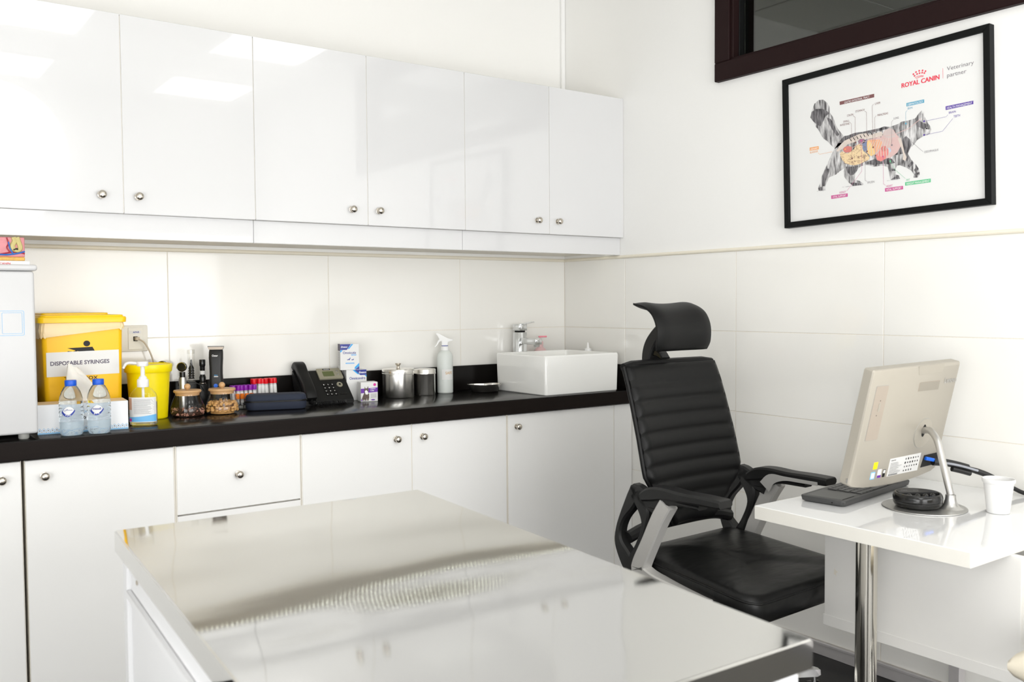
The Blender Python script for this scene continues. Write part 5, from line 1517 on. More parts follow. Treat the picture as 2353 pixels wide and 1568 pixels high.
# headrest
prof = smooth_path([(0.208, 1.060), (0.200, 1.085), (0.198, 1.120), (0.206, 1.150), (0.226, 1.176), (0.262, 1.193), (0.306, 1.199)] and [Vector((0, 0.208, 1.060)), Vector((0, 0.200, 1.085)), Vector((0, 0.198, 1.120)), Vector((0, 0.206, 1.150)), Vector((0, 0.226, 1.176)), Vector((0, 0.262, 1.193)), Vector((0, 0.306, 1.199))], 5)
b = new(); rings = []
NH = len(prof)
for i, q in enumerate(prof):
    tg = (prof[min(i + 1, NH - 1)] - prof[max(i - 1, 0)]).normalized()
    nn = Vector((0, -tg.z, tg.y))
    if nn.y > 0:
        nn = -nn
    f = i / (NH - 1)
    endf = min(1.0, min(f, 1 - f) / 0.10)
    th = 0.004 + 0.012 * endf ** 0.5
    hw = 0.112 + 0.012 * min(1.0, min(f + 0.02, 1.02 - f) / 0.18) ** 0.5
    front, back_ = [], []
    for k in range(15):
        a = -1 + 2 * k / 14
        e = (1 - abs(a) ** 6)
        off = -0.012 * a * a
        p0 = Vector((a * hw + 0.004, q.y + off, q.z - 0.010 * (1 - a * a) * f * f + 0.006 * a * a * f))
        front.append(p0 + nn * (0.003 + th * 0.9 * e))
        back_.append(p0 - nn * (0.003 + th * 0.35 * e))
    rings.append(front + back_[::-1])
loft(b, rings); hd = add('headrest', b, 'leather', ch, 70)
b = new(); strip(b, [(0.292, 0.965, 0.030), (0.312, 1.020, 0.034), (0.300, 1.070, 0.040), (0.268, 1.112, 0.036), (0.236, 1.145, 0.018)], -0.040, 0.016, 0.004); add('headrest_bracket', b, 'plastic_black', ch)
b = new(); strip(b, [(0.300, 1.044, 0.012), (0.276, 1.048, 0.020), (0.252, 1.032, 0.008)], -0.030, 0.010, 0.003); add('bracket_clip', b, 'plastic_gloss_black', ch)
# rear frame that carries the backrest
b = new(); tube(b, smooth_path([(-0.236, 0.196, 0.505), (-0.15, 0.196, 0.524), (0.0, 0.190, 0.530), (0.15, 0.196, 0.524), (0.236, 0.196, 0.505)], 6), 0.019, 10); add('rear_bar', b, 'plastic_black', ch)
for sx in (-1, 1):
    x0, x1 = (-0.262, -0.226) if sx < 0 else (0.226, 0.262)
    b = new(); strip(b, [(0.148, 0.668, 0.030), (0.160, 0.630, 0.044), (0.196, 0.575, 0.026), (0.214, 0.530, 0.024), (0.212, 0.490, 0.036), (0.180, 0.445, 0.055), (0.155, 0.412, 0.045), (0.143, 0.395, 0.012)], x0, x1, 0.006); fr_ = add('arm_frame', b, 'plastic_black', ch)
    b = new(); strip(b, [(0.140, 0.655, 0.052), (0.112, 0.610, 0.046), (0.108, 0.560, 0.024), (0.130, 0.500, 0.024), (0.155, 0.450, 0.036)], x0, x1, 0.006); add('arm_frame', b, 'plastic_black', ch)
    b = new(); strip(b, [(0.156, 0.670, 0.020), (0.136, 0.657, 0.038), (0.092, 0.632, 0.044), (0.048, 0.612, 0.036)], x0, x1, 0.006); add('arm_frame', b, 'plastic_black', ch)
    b = new(); strip(b, [(0.112, 0.646, 0.026), (0.078, 0.659, 0.040), (0.030, 0.667, 0.036), (-0.040, 0.668, 0.028), (-0.110, 0.670, 0.026), (-0.168, 0.670, 0.024), (-0.178, 0.670, 0.020)], x0 - 0.010, x1 + 0.010, 0.006); ap = add('armrest', b, 'plastic_black', ch)
    # bracing web below the pad, curved underside
    b = new(); strip(b, [(0.085, 0.640, 0.050), (0.045, 0.636, 0.036), (0.000, 0.648, 0.018), (-0.10, 0.648, 0.012)], x0 - 0.002, x1 + 0.002, 0.005); add('armrest_web', b, 'plastic_black', ap)
    xa, xb = (x0 - 0.008, x1 - 0.006) if sx < 0 else (x0 + 0.006, x1 + 0.008)
    b = new(); strip(b, [(0.018, 0.640, 0.046), (0.050, 0.590, 0.046), (0.088, 0.515, 0.046), (0.122, 0.447, 0.050), (0.120, 0.424, 0.052), (0.075, 0.412, 0.038), (0.0, 0.406, 0.028), (-0.080, 0.402, 0.022), (-0.145, 0.399, 0.020)], xa, xb, 0.004); br = add('arm_bracket', b, 'silver_paint', ch)
    br['label'] = 'silver grey arm bracket'
    b = new(); box(b, xa - 0.001, xb + 0.001, -0.150, -0.112, 0.388, 0.410, 0.003, 1); add('bracket_end', b, 'silver_paint', br)
    if sx > 0:
        b = new(); strip(b, [(0.040, 0.625, 0.044), (0.016, 0.652, 0.034), (-0.030, 0.661, 0.014), (-0.090, 0.662, 0.011), (-0.150, 0.662, 0.011)], x0 - 0.0115, x0 - 0.009, 0.0005); add('silver_insert', b, 'silver_paint', ap)
# column and star foot
b = new(); lathe(b, [(0.0, 0.07), (0.024, 0.07), (0.024, 0.17), (0.030, 0.172), (0.030, 0.245), (0.018, 0.25), (0.018, 0.287), (0.0, 0.287)], 24); add('gas_column', b, 'plastic_black', ch)
b = new(); lathe(b, [(0.0, 0.075), (0.045, 0.075), (0.048, 0.080), (0.045, 0.118), (0.030, 0.125), (0.0, 0.125)], 26); add('star_hub', b, 'chrome', ch)
for k in range(5):
    a = R(-29 + 72 * k)
    ca, sa = math.cos(a), math.sin(a)
    b = new(); loft(b, [[(ca * d - sa * w, sa * d + ca * w, z) for w, z in ((-hw_, z0), (hw_, z0), (hw_ * 0.8, z1), (-hw_ * 0.8, z1))] for d, hw_, z0, z1 in ((0.035, 0.026, 0.078, 0.116), (0.15, 0.022, 0.076, 0.104), (0.27, 0.019, 0.072, 0.092), (0.285, 0.012, 0.074, 0.088))]); lg = add('star_leg', b, 'chrome', ch)
    cx_, cy_ = ca * 0.268, sa * 0.268
    b = new(); lathe(b, [(0.0, 0.050), (0.008, 0.050), (0.008, 0.073), (0.0, 0.073)], 12, (cx_, cy_, 0)); add('caster_stem', b, 'chrome', lg)
    for s_ in (-1, 1):
        b = new()
        rings = []
        for r_, d in ((0.006, 0.004), (0.024, 0.004), (0.026, 0.007), (0.026, 0.017), (0.023, 0.020), (0.006, 0.021)):
            rings.append([(cx_ + s_ * d * ca + r_ * math.cos(2 * math.pi * i / 20) * -sa, cy_ + s_ * d * sa + r_ * math.cos(2 * math.pi * i / 20) * ca, 0.0265 + r_ * math.sin(2 * math.pi * i / 20)) for i in range(20)])
        loft(b, rings); add('caster', b, 'plastic_gloss_black', lg)

# ================================================================== cream visitor chair, only its seat corner in view
vc = thing('visitor_chair', 'cream padded visitor chair with chrome frame, cut by the frame edge', 'chair', (-0.50, -2.688, 0))
b = new()
for k in range(1):
    rings = []
    prof_y = [0.330, 0.322, 0.300, 0.262, 0.20, 0.12, 0.04, -0.04, -0.12, -0.20, -0.25]
    th_ = [0.012, 0.024, 0.033, 0.037, 0.038, 0.038, 0.038, 0.038, 0.038, 0.036, 0.02]
    for y_, t_ in zip(prof_y, th_):
        zc = 0.450 + 0.02 * (0.33 - y_)
        rings.append([(a, y_, zc + c) for a, c in rrect(0.49, 2 * t_, min(t_ * 0.9, 0.03), 4)])
    loft(b, rings)
add('seat', b, 'cream_leather', vc, 60)
b = new()
rings = []
for z_, y_, t_ in ((0.47, -0.235, 0.02), (0.50, -0.245, 0.034), (0.62, -0.275, 0.036), (0.76, -0.305, 0.036), (0.88, -0.335, 0.032), (0.90, -0.340, 0.012)):
    rings.append([(a, y_ + c, z_) for a, c in rrect(0.47, 2 * t_, t_ * 0.9, 4)])
loft(b, rings); add('backrest', b, 'cream_leather', vc, 60)
for sx in (-1, 1):
    b = new(); tube(b, smooth_path([(sx * 0.215, 0.322, 0.450), (sx * 0.200, 0.24, 0.405), (sx * 0.200, 0.05, 0.415), (sx * 0.210, -0.20, 0.425), (sx * 0.236, -0.30, 0.50), (sx * 0.225, -0.345, 0.80)], 6), 0.010, 12); add('side_tube', b, 'chrome', vc)
    b = new(); tube(b, smooth_path([(sx * 0.200, 0.20, 0.405), (sx * 0.220, 0.25, 0.24), (sx * 0.236, 0.26, 0.03), (sx * 0.236, 0.20, 0.0115), (sx * 0.236, -0.22, 0.0115)], 6), 0.011, 12); add('leg', b, 'chrome', vc)
b = new(); tube(b, [(-0.236, -0.22, 0.0115), (0.236, -0.22, 0.0115)], 0.011, 12); add('floor_bar', b, 'chrome', vc)

# poster artwork outlines in metres from the lower corner of the frame
POSTER = {'polys': {'tail': [(0.1061, 0.3638), (0.1119, 0.3845), (0.1227, 0.4068), (0.139, 0.4158), (0.1577, 0.4133), (0.1726, 0.3996), (0.1811, 0.3846), (0.1816, 0.3658), (0.1945, 0.3474), (0.2025, 0.3247), (0.2108, 0.3073), (0.2249, 0.289), (0.2334, 0.2783), (0.2296, 0.2618), (0.217, 0.2507), (0.1984, 0.243), (0.1868, 0.2555), (0.1781, 0.2649), (0.1693, 0.2744), (0.1573, 0.283), (0.1514, 0.2908), (0.1399, 0.3116), (0.1341, 0.3207), (0.1251, 0.3304), (0.1195, 0.345)], 'tail_band': [(0.1061, 0.3638), (0.1112, 0.3819), (0.1281, 0.3882), (0.1531, 0.3841), (0.1712, 0.3731), (0.18, 0.3634), (0.1641, 0.3557), (0.1573, 0.3435), (0.1454, 0.3268), (0.1378, 0.3309), (0.1287, 0.3379), (0.1196, 0.3464)], 'tail_streak': [(0.1701, 0.3519), (0.1851, 0.3438), (0.1965, 0.3257), (0.2046, 0.3057), (0.2158, 0.2879), (0.2094, 0.281), (0.1952, 0.2994), (0.181, 0.3232)], 'body': [(0.2114, 0.2595), (0.2241, 0.272), (0.2334, 0.2783), (0.2483, 0.2784), (0.272, 0.2822), (0.3038, 0.2806), (0.3323, 0.2809), (0.3603, 0.2811), (0.3771, 0.2837), (0.396, 0.2786), (0.4232, 0.2825), (0.4367, 0.2875), (0.4552, 0.2866), (0.4814, 0.2892), (0.4895, 0.2987), (0.5024, 0.3097), (0.5048, 0.297), (0.5093, 0.3064), (0.5092, 0.2914), (0.5167, 0.2779), (0.5212, 0.2662), (0.5283, 0.2564), (0.5309, 0.2463), (0.5274, 0.2349), (0.5171, 0.2313), (0.5069, 0.2306), (0.4992, 0.228), (0.4861, 0.2223), (0.4752, 0.2094), (0.4658, 0.2035), (0.4587, 0.1923), (0.4558, 0.1853), (0.4654, 0.1667), (0.4827, 0.147), (0.4921, 0.1286), (0.4928, 0.1162), (0.486, 0.1081), (0.4719, 0.1099), (0.4741, 0.1187), (0.4664, 0.132), (0.4486, 0.1444), (0.4279, 0.1547), (0.4186, 0.1548), (0.4135, 0.1442), (0.4133, 0.128), (0.4251, 0.1232), (0.4287, 0.113), (0.3964, 0.1134), (0.3919, 0.1346), (0.3875, 0.1554), (0.3686, 0.1626), (0.3408, 0.1632), (0.3129, 0.173), (0.2957, 0.1721), (0.2853, 0.1671), (0.2729, 0.1506), (0.2705, 0.1313), (0.2876, 0.1258), (0.3015, 0.1152), (0.2985, 0.1109), (0.2637, 0.1121), (0.2495, 0.1243), (0.2328, 0.1454), (0.2301, 0.1642), (0.2336, 0.1743), (0.2189, 0.1684), (0.2002, 0.1576), (0.1754, 0.1524), (0.1653, 0.1354), (0.1585, 0.1228), (0.1601, 0.1129), (0.1336, 0.1139), (0.1318, 0.1234), (0.1405, 0.1385), (0.148, 0.1619), (0.1617, 0.1856), (0.1752, 0.2091), (0.1887, 0.2312), (0.1985, 0.2443)], 'back_dark': [(0.2114, 0.2595), (0.2241, 0.272), (0.2349, 0.2788), (0.2483, 0.2784), (0.272, 0.2822), (0.3038, 0.2806), (0.3323, 0.2809), (0.3603, 0.2811), (0.3771, 0.2837), (0.396, 0.2786), (0.3903, 0.2745), (0.3738, 0.2736), (0.346, 0.2721), (0.3178, 0.2731), (0.289, 0.2728), (0.2595, 0.2661), (0.2354, 0.2582)], 'chest_dark': [(0.4355, 0.2331), (0.4504, 0.2405), (0.463, 0.2286), (0.4674, 0.2106), (0.4603, 0.197), (0.4533, 0.1882), (0.4374, 0.1881), (0.4215, 0.1881), (0.4107, 0.1872), (0.4249, 0.205)], 'head_dark': [(0.4797, 0.2797), (0.4914, 0.2825), (0.5062, 0.2701), (0.5161, 0.2659), (0.5208, 0.2578), (0.5078, 0.2503), (0.4979, 0.2569), (0.4854, 0.264)], 'ear_in': [(0.4942, 0.2869), (0.5009, 0.3002), (0.5033, 0.29), (0.5014, 0.2782)], 'muzzle': [(0.5154, 0.249), (0.5279, 0.2469), (0.5269, 0.2362), (0.5172, 0.233), (0.5098, 0.2379)], 'hind_dark': [(0.1647, 0.1838), (0.1769, 0.1808), (0.1729, 0.1639), (0.1626, 0.1438), (0.157, 0.1257), (0.1462, 0.127), (0.1491, 0.1536), (0.1563, 0.1716)], 'hind2_dark': [(0.2374, 0.179), (0.2609, 0.1757), (0.2842, 0.175), (0.2809, 0.1651), (0.2684, 0.1486), (0.2537, 0.1479), (0.2425, 0.1625)], 'paw1': [(0.1336, 0.1139), (0.1328, 0.1232), (0.1461, 0.1257), (0.1492, 0.1121)], 'paw2': [(0.2525, 0.1245), (0.27, 0.1223), (0.2872, 0.1175), (0.2999, 0.1107), (0.2637, 0.1121)], 'paw3': [(0.3969, 0.1134), (0.4075, 0.12), (0.4211, 0.122), (0.4287, 0.113)], 'stripe1': [(0.4473, 0.1718), (0.4582, 0.1801), (0.4618, 0.1733), (0.4521, 0.1612)], 'stripe2': [(0.4541, 0.1485), (0.4678, 0.1614), (0.4739, 0.1544), (0.4603, 0.1415)], 'stripe3': [(0.4743, 0.1334), (0.4851, 0.143), (0.4903, 0.1337), (0.4779, 0.1268)], 'stripe4': [(0.4758, 0.121), (0.4925, 0.1248), (0.4929, 0.1175), (0.4773, 0.1146)], 'stripe5': [(0.3913, 0.1498), (0.4128, 0.1456), (0.4133, 0.1393), (0.3928, 0.1408)], 'stripe6': [(0.3696, 0.1832), (0.3861, 0.1846), (0.4021, 0.1784), (0.4123, 0.1644), (0.3932, 0.1621), (0.3743, 0.1673)], 'belly_dark': [(0.3076, 0.1807), (0.3419, 0.1873), (0.3692, 0.1757), (0.3716, 0.1677), (0.341, 0.1683), (0.313, 0.1756)], 'spine': [(0.2201, 0.2528), (0.2356, 0.2635), (0.2656, 0.2703), (0.2891, 0.2754), (0.3149, 0.2736), (0.3288, 0.2661), (0.3681, 0.2696), (0.3731, 0.2586), (0.3617, 0.2516), (0.3282, 0.2547), (0.3111, 0.2536), (0.2882, 0.2561), (0.2706, 0.2525), (0.2469, 0.2498), (0.2284, 0.2383), (0.21, 0.2319), (0.2041, 0.2355), (0.2137, 0.2459)], 'rib1': [(0.3732, 0.2611), (0.382, 0.2722), (0.3958, 0.2748), (0.409, 0.2675), (0.4165, 0.2537), (0.4266, 0.2421), (0.4326, 0.2262), (0.4319, 0.2113), (0.4204, 0.1945), (0.3997, 0.1838), (0.375, 0.1812), (0.3586, 0.1848), (0.348, 0.1966), (0.3322, 0.2194), (0.3159, 0.2348), (0.3168, 0.2527), (0.345, 0.2519), (0.3687, 0.2517)], 'lung': [(0.3688, 0.2555), (0.3764, 0.2694), (0.3931, 0.2748), (0.4077, 0.2678), (0.4138, 0.2542), (0.416, 0.2438), (0.3889, 0.2446)], 'leg_bone': [(0.4225, 0.239), (0.4331, 0.2385), (0.4388, 0.2177), (0.4442, 0.192), (0.4514, 0.1749), (0.4469, 0.1644), (0.438, 0.1707), (0.4404, 0.1827), (0.4355, 0.2033), (0.4272, 0.2245)], 'kidney': [(0.2846, 0.2528), (0.2913, 0.2595), (0.3056, 0.2576), (0.3124, 0.2509), (0.3078, 0.2439), (0.2905, 0.2441)], 'spleen': [(0.3021, 0.2448), (0.3111, 0.2536), (0.3182, 0.2537), (0.316, 0.2374), (0.3152, 0.2195), (0.3065, 0.217), (0.3006, 0.227)], 'stomach': [(0.3179, 0.2474), (0.3252, 0.2513), (0.3418, 0.2435), (0.3464, 0.2223), (0.344, 0.2023), (0.3312, 0.1978), (0.3189, 0.2087), (0.3154, 0.2246)], 'liver': [(0.3252, 0.25), (0.3614, 0.2453), (0.3719, 0.2335), (0.3657, 0.2193), (0.3455, 0.2046), (0.3394, 0.2234)], 'heart': [(0.3466, 0.1968), (0.3597, 0.2101), (0.3659, 0.2218), (0.3797, 0.2221), (0.3901, 0.2104), (0.3907, 0.1952), (0.3805, 0.1816), (0.3651, 0.1758), (0.3515, 0.1821)], 'heart_vessel': [(0.3642, 0.217), (0.3743, 0.2243), (0.385, 0.2188), (0.3817, 0.2067), (0.3706, 0.2059)], 'vessel_blue': [(0.3875, 0.2133), (0.3957, 0.2146), (0.4006, 0.2037), (0.3906, 0.1927), (0.3939, 0.2048)], 'bladder': [(0.2298, 0.2354), (0.2346, 0.2426), (0.2481, 0.2444), (0.2611, 0.2397), (0.2636, 0.2302), (0.2574, 0.2233), (0.2426, 0.2234), (0.2324, 0.2284)], 'gut': [(0.2172, 0.2242), (0.225, 0.2309), (0.2454, 0.2199), (0.2694, 0.2292), (0.2759, 0.2412), (0.2876, 0.2445), (0.3003, 0.2373), (0.3037, 0.2187), (0.3174, 0.2063), (0.3254, 0.1949), (0.3222, 0.1876), (0.3078, 0.1846), (0.2903, 0.1793), (0.2727, 0.1779), (0.2553, 0.1817), (0.2379, 0.1894), (0.2266, 0.2016), (0.2211, 0.213)], 'shadow1': [(0.1266, 0.1131), (0.1611, 0.1134), (0.1609, 0.1107), (0.1281, 0.1113)], 'shadow2': [(0.2222, 0.1145), (0.3014, 0.1131), (0.3042, 0.1112), (0.2281, 0.1122)], 'shadow3': [(0.3827, 0.1131), (0.4273, 0.1125), (0.4272, 0.1105), (0.3854, 0.1118)]}, 'bars': {'gastro': [(0.219, 0.3941), (0.3442, 0.393), (0.3442, 0.3818), (0.2197, 0.3829)], 'derma': [(0.4527, 0.3412), (0.5101, 0.3407), (0.5102, 0.3305), (0.4527, 0.3305)], 'health': [(0.5763, 0.306), (0.6593, 0.3058), (0.6593, 0.2958), (0.5766, 0.295)], 'urinary': [(0.1011, 0.2632), (0.1368, 0.2627), (0.1369, 0.2518), (0.1012, 0.2525)], 'vital1': [(0.1822, 0.0916), (0.244, 0.0911), (0.2441, 0.0801), (0.1822, 0.0801)], 'vital2': [(0.377, 0.0901), (0.4379, 0.0897), (0.438, 0.0788), (0.377, 0.079)], 'weight': [(0.4447, 0.0996), (0.5276, 0.0996), (0.5276, 0.0884), (0.4448, 0.0889)]}, 'texts': [('GASTRO INTESTINAL TRACT', 'white', (0.2366, 0.3858), (0.3276, 0.3887)), ('LIVER', 'brown', (0.3467, 0.3573), (0.3657, 0.3642)), ('STOMACH', 'brown', (0.277, 0.3471), (0.3093, 0.3528)), ('COLON', 'brown', (0.246, 0.3394), (0.2684, 0.3462)), ('SMALL', 'brown', (0.232, 0.323), (0.2546, 0.3284)), ('INTESTINE', 'brown', (0.2201, 0.3136), (0.2547, 0.3189)), ('PANCREAS', 'brown', (0.3552, 0.3201), (0.3911, 0.3255)), ('LUNG', 'grey', (0.4097, 0.2984), (0.4269, 0.3057)), ('DERMATOLOGY', 'white', (0.4565, 0.3325), (0.5067, 0.3375)), ('SKIN', 'blue', (0.4562, 0.3205), (0.4722, 0.3267)), ('HEALTH MANAGEMENT', 'white', (0.5803, 0.2971), (0.6559, 0.303)), ('BRAIN', 'purple', (0.5862, 0.2822), (0.6072, 0.2882)), ('TEETH', 'purple', (0.6001, 0.2683), (0.62, 0.2745)), ('URINARY', 'white', (0.1039, 0.254), (0.1341, 0.2598)), ('BLADDER', 'orange', (0.1027, 0.243), (0.1342, 0.2498)), ('OESOPHAGUS', 'grey', (0.5084, 0.1786), (0.5526, 0.1855)), ('SPLEEN', 'grey', (0.3157, 0.1124), (0.3409, 0.1195)), ('KIDNEY', 'pink', (0.214, 0.0938), (0.2383, 0.1005)), ('VITAL SUPPORT', 'white', (0.1873, 0.083), (0.2388, 0.0878)), ('HEART', 'pink', (0.3818, 0.0921), (0.4033, 0.0985)), ('VITAL SUPPORT', 'white', (0.3813, 0.0815), (0.4333, 0.0868)), ('FAT', 'green', (0.4493, 0.1022), (0.4607, 0.1092)), ('WEIGHT MANAGEMENT', 'white', (0.4488, 0.0914), (0.5242, 0.0956))], 'lines': [('brown', [(0.2689, 0.3383), (0.2759, 0.3323), (0.2749, 0.2518)]), ('brown', [(0.2563, 0.3202), (0.2624, 0.3126), (0.2622, 0.2016)]), ('brown', [(0.3104, 0.3452), (0.3167, 0.3401), (0.3164, 0.2155)]), ('brown', [(0.3426, 0.3607), (0.3374, 0.3566), (0.3381, 0.2249)]), ('brown', [(0.3506, 0.3222), (0.3453, 0.3168), (0.3458, 0.1982)]), ('grey', [(0.4083, 0.2982), (0.4026, 0.2924), (0.4028, 0.221)]), ('blue', [(0.4559, 0.3181), (0.4504, 0.3135), (0.4504, 0.2789)]), ('purple', [(0.5837, 0.2799), (0.5786, 0.2749), (0.5097, 0.2743)]), ('purple', [(0.5983, 0.2658), (0.5666, 0.2342), (0.5088, 0.2332)]), ('orange', [(0.1347, 0.2408), (0.1407, 0.2345), (0.1889, 0.2351)]), ('grey', [(0.5048, 0.184), (0.4679, 0.2204)]), ('grey', [(0.3146, 0.1197), (0.3086, 0.1246), (0.31, 0.2306)]), ('pink', [(0.2418, 0.099), (0.2971, 0.1551), (0.2973, 0.2533)]), ('pink', [(0.3793, 0.0989), (0.3727, 0.1048), (0.3727, 0.1904)]), ('green', [(0.4466, 0.1105), (0.4127, 0.1431), (0.3969, 0.1717)])], 'dots': [('purple', (0.5097, 0.2748)), ('purple', (0.5089, 0.2336)), ('blue', (0.4504, 0.2786)), ('brown', (0.2763, 0.2503)), ('brown', (0.263, 0.201)), ('brown', (0.3172, 0.2151)), ('brown', (0.3386, 0.2248)), ('brown', (0.3463, 0.1974)), ('grey', (0.4031, 0.2209)), ('grey', (0.3094, 0.2307)), ('pink', (0.2973, 0.2533)), ('pink', (0.3726, 0.1899)), ('green', (0.3969, 0.1717)), ('orange', (0.2381, 0.2352))], 'logo': {'royal': ((0.4371, 0.3911), (0.5584, 0.4057)), 'vet': ((0.5826, 0.4084), (0.6618, 0.4151)), 'partner': ((0.5816, 0.3866), (0.6399, 0.4002)), 'bar': [(0.5692, 0.4197), (0.5704, 0.4194), (0.5708, 0.3898), (0.5696, 0.39)], 'dots': [(0.4767, 0.424), (0.4854, 0.4284), (0.4956, 0.4299), (0.5062, 0.4283), (0.5156, 0.4241), (0.4804, 0.4181), (0.4886, 0.4218), (0.4966, 0.4225), (0.505, 0.4219), (0.5119, 0.4191)], 'arc': [(0.4815, 0.4112), (0.4883, 0.4139), (0.4958, 0.4143), (0.5029, 0.414), (0.5102, 0.4111)], 'arc_lo': [(0.4853, 0.4082), (0.4912, 0.4099), (0.4966, 0.4108), (0.5023, 0.4107), (0.5079, 0.4091)]}, 'inner': [(0.0209, 0.4947), (0.6948, 0.4933), (0.6955, 0.0172), (0.0203, 0.0185)]}

# ================================================================== framed anatomy poster
PW, PH = 0.713, 0.512
po = thing('framed_poster', 'black framed veterinary poster with a walking cat and its organs', 'poster', (-0.0005, -1.590, 1.7285))
po.rotation_euler = (R(-1.5), 0, 0)
def pl(a, b_, off=0.0):
    return (-0.0162 - off, -(a - PW / 2), b_ - PH / 2)
F = 0.0192
for q in ([(0, 0), (PW, 0), (PW - F, F), (F, F)], [(0, PH), (PW, PH), (PW - F, PH - F), (F, PH - F)], [(0, 0), (0, PH), (F, PH - F), (F, F)], [(PW, 0), (PW, PH), (PW - F, PH - F), (PW - F, F)]):
    b = new(); prism(b, [(-(a - PW / 2), c - PH / 2) for a, c in q], 'yz', -0.0265, 0.0)
    bmesh.ops.bevel(b, geom=b.edges[:], offset=0.0007, segments=1, affect='EDGES')
    add('frame_bar', b, 'black_frame', po)
b = new(); box(b, -0.0160, -0.004, -(PW / 2 - 0.012), PW / 2 - 0.012, -(PH / 2 - 0.012), PH / 2 - 0.012); sh_ = add('print_sheet', b, 'paper', po)
def fur(name, c0, c1, sc, st):
    mt = mat(name, tuple((x + y) / 2 for x, y in zip(c0, c1)), 0.7, var=0.0)
    nt = mt.node_tree
    mixn = [n for n in nt.nodes if n.type == 'MIX'][0]
    mixn.inputs[6].default_value = c0 + (1,)
    mixn.inputs[7].default_value = c1 + (1,)
    nz = [n for n in nt.nodes if n.type == 'TEX_NOISE'][0]
    nz.inputs['Scale'].default_value = sc
    nz.inputs['Detail'].default_value = 6
    [n for n in nt.nodes if n.type == 'MAPPING'][0].inputs['Scale'].default_value = st
    rp = nt.nodes.new('ShaderNodeMapRange')
    rp.inputs['From Min'].default_value = 0.34; rp.inputs['From Max'].default_value = 0.66
    nt.links.new(nz.outputs['Fac'], rp.inputs['Value'])
    nt.links.new(rp.outputs[0], mixn.inputs[0])
fur('fur_mid', (0.07, 0.066, 0.07), (0.70, 0.69, 0.69), 150, (1, 1, 0.16))
fur('fur_dark', (0.022, 0.020, 0.024), (0.26, 0.25, 0.26), 170, (1, 1, 0.16))
fur('fur_light', (0.40, 0.39, 0.40), (0.74, 0.73, 0.73), 110, (1, 1, 0.5))
for n_, c_ in (('bone', (0.66, 0.58, 0.52)), ('organ_pink', (0.66, 0.46, 0.44)), ('organ_lung', (0.60, 0.50, 0.48)), ('organ_gut', (0.78, 0.60, 0.36)), ('organ_liver', (0.80, 0.42, 0.26)), ('organ_stomach', (0.85, 0.58, 0.25)), ('organ_heart', (0.75, 0.26, 0.24)), ('organ_red', (0.62, 0.20, 0.18)), ('organ_blue', (0.20, 0.24, 0.38)), ('organ_kidney', (0.30, 0.18, 0.24)), ('organ_vessel', (0.50, 0.60, 0.72))):
    mat(n_, c_, 0.65, var=0.10, scale=60)
INK = {'white': 'ink_white', 'brown': 'p_brown', 'grey': 'p_grey', 'blue': 'p_blue', 'purple': 'p_purple', 'orange': 'p_orange', 'pink': 'p_pink', 'green': 'p_green'}
for n_, c_ in (('p_brown', (0.20, 0.085, 0.085)), ('p_grey', (0.22, 0.20, 0.22)), ('p_blue', (0.10, 0.36, 0.52)), ('p_purple', (0.10, 0.05, 0.34)), ('p_orange', (0.83, 0.38, 0.13)), ('p_pink', (0.55, 0.09, 0.28)), ('p_green', (0.12, 0.52, 0.26)), ('p_red', (0.76, 0.06, 0.10)), ('p_line', (0.55, 0.48, 0.50))):
    mat(n_, c_, 0.65, var=0.02)
LAY = 0.00012
def print_poly(name, keys, material, lay):
    s = new()
    for k in keys:
        poly(s, POSTER['polys'][k], lambda a, c: pl(a, c, LAY * lay))
    return flat(name, s, material, po)
print_poly('ground_shadow_print', ['shadow1', 'shadow2', 'shadow3'], 'fur_light', 1)
print_poly('cat_print', ['tail', 'body'], 'fur_mid', 2)
print_poly('cat_dark_print', ['tail_band', 'tail_streak', 'back_dark', 'chest_dark', 'head_dark', 'hind_dark', 'hind2_dark', 'paw1', 'paw2', 'paw3', 'stripe1', 'stripe2', 'stripe3', 'stripe4', 'stripe5', 'stripe6', 'belly_dark'], 'fur_dark', 3)
print_poly('cat_light_print', ['ear_in', 'muzzle'], 'fur_light', 4)
print_poly('ribcage_print', ['rib1'], 'organ_pink', 4)
print_poly('lung_print', ['lung'], 'organ_lung', 5)
print_poly('spine_print', ['spine', 'leg_bone'], 'bone', 5)
print_poly('gut_print', ['gut'], 'organ_gut', 6)
print_poly('stomach_print', ['stomach'], 'organ_stomach', 6)
print_poly('liver_print', ['liver'], 'organ_liver', 7)
print_poly('heart_print', ['heart'], 'organ_heart', 7)
print_poly('heart_print', ['heart_vessel', 'bladder'], 'organ_red', 8)
print_poly('spleen_print', ['spleen'], 'organ_blue', 8)
print_poly('kidney_print', ['kidney'], 'organ_kidney', 8)
print_poly('vessel_print', ['vessel_blue'], 'organ_vessel', 8)
# coils of the intestine, ribs and vertebrae drawn as short strokes
def stroke(bm, pts, wd, lay):
    for (a0, b0), (a1, b1) in zip(pts[:-1], pts[1:]):
        d = Vector((a1 - a0, b1 - b0)); n_ = Vector((-d.y, d.x)).normalized() * wd / 2
        poly(bm, [(a0 + n_.x, b0 + n_.y), (a0 - n_.x, b0 - n_.y), (a1 - n_.x, b1 - n_.y), (a1 + n_.x, b1 + n_.y)], lambda a, c: pl(a, c, LAY * lay))
g = POSTER['polys']['gut']
gx0, gx1 = min(q[0] for q in g), max(q[0] for q in g)
gy0, gy1 = min(q[1] for q in g), max(q[1] for q in g)
def inside(x, y, P_):
    c = False
    for i in range(len(P_)):
        x0, y0 = P_[i]; x1, y1 = P_[i - 1]
        if (y0 > y) != (y1 > y) and x < (x1 - x0) * (y - y0) / (y1 - y0) + x0:
            c = not c
    return c
s = new(); random.seed(31)
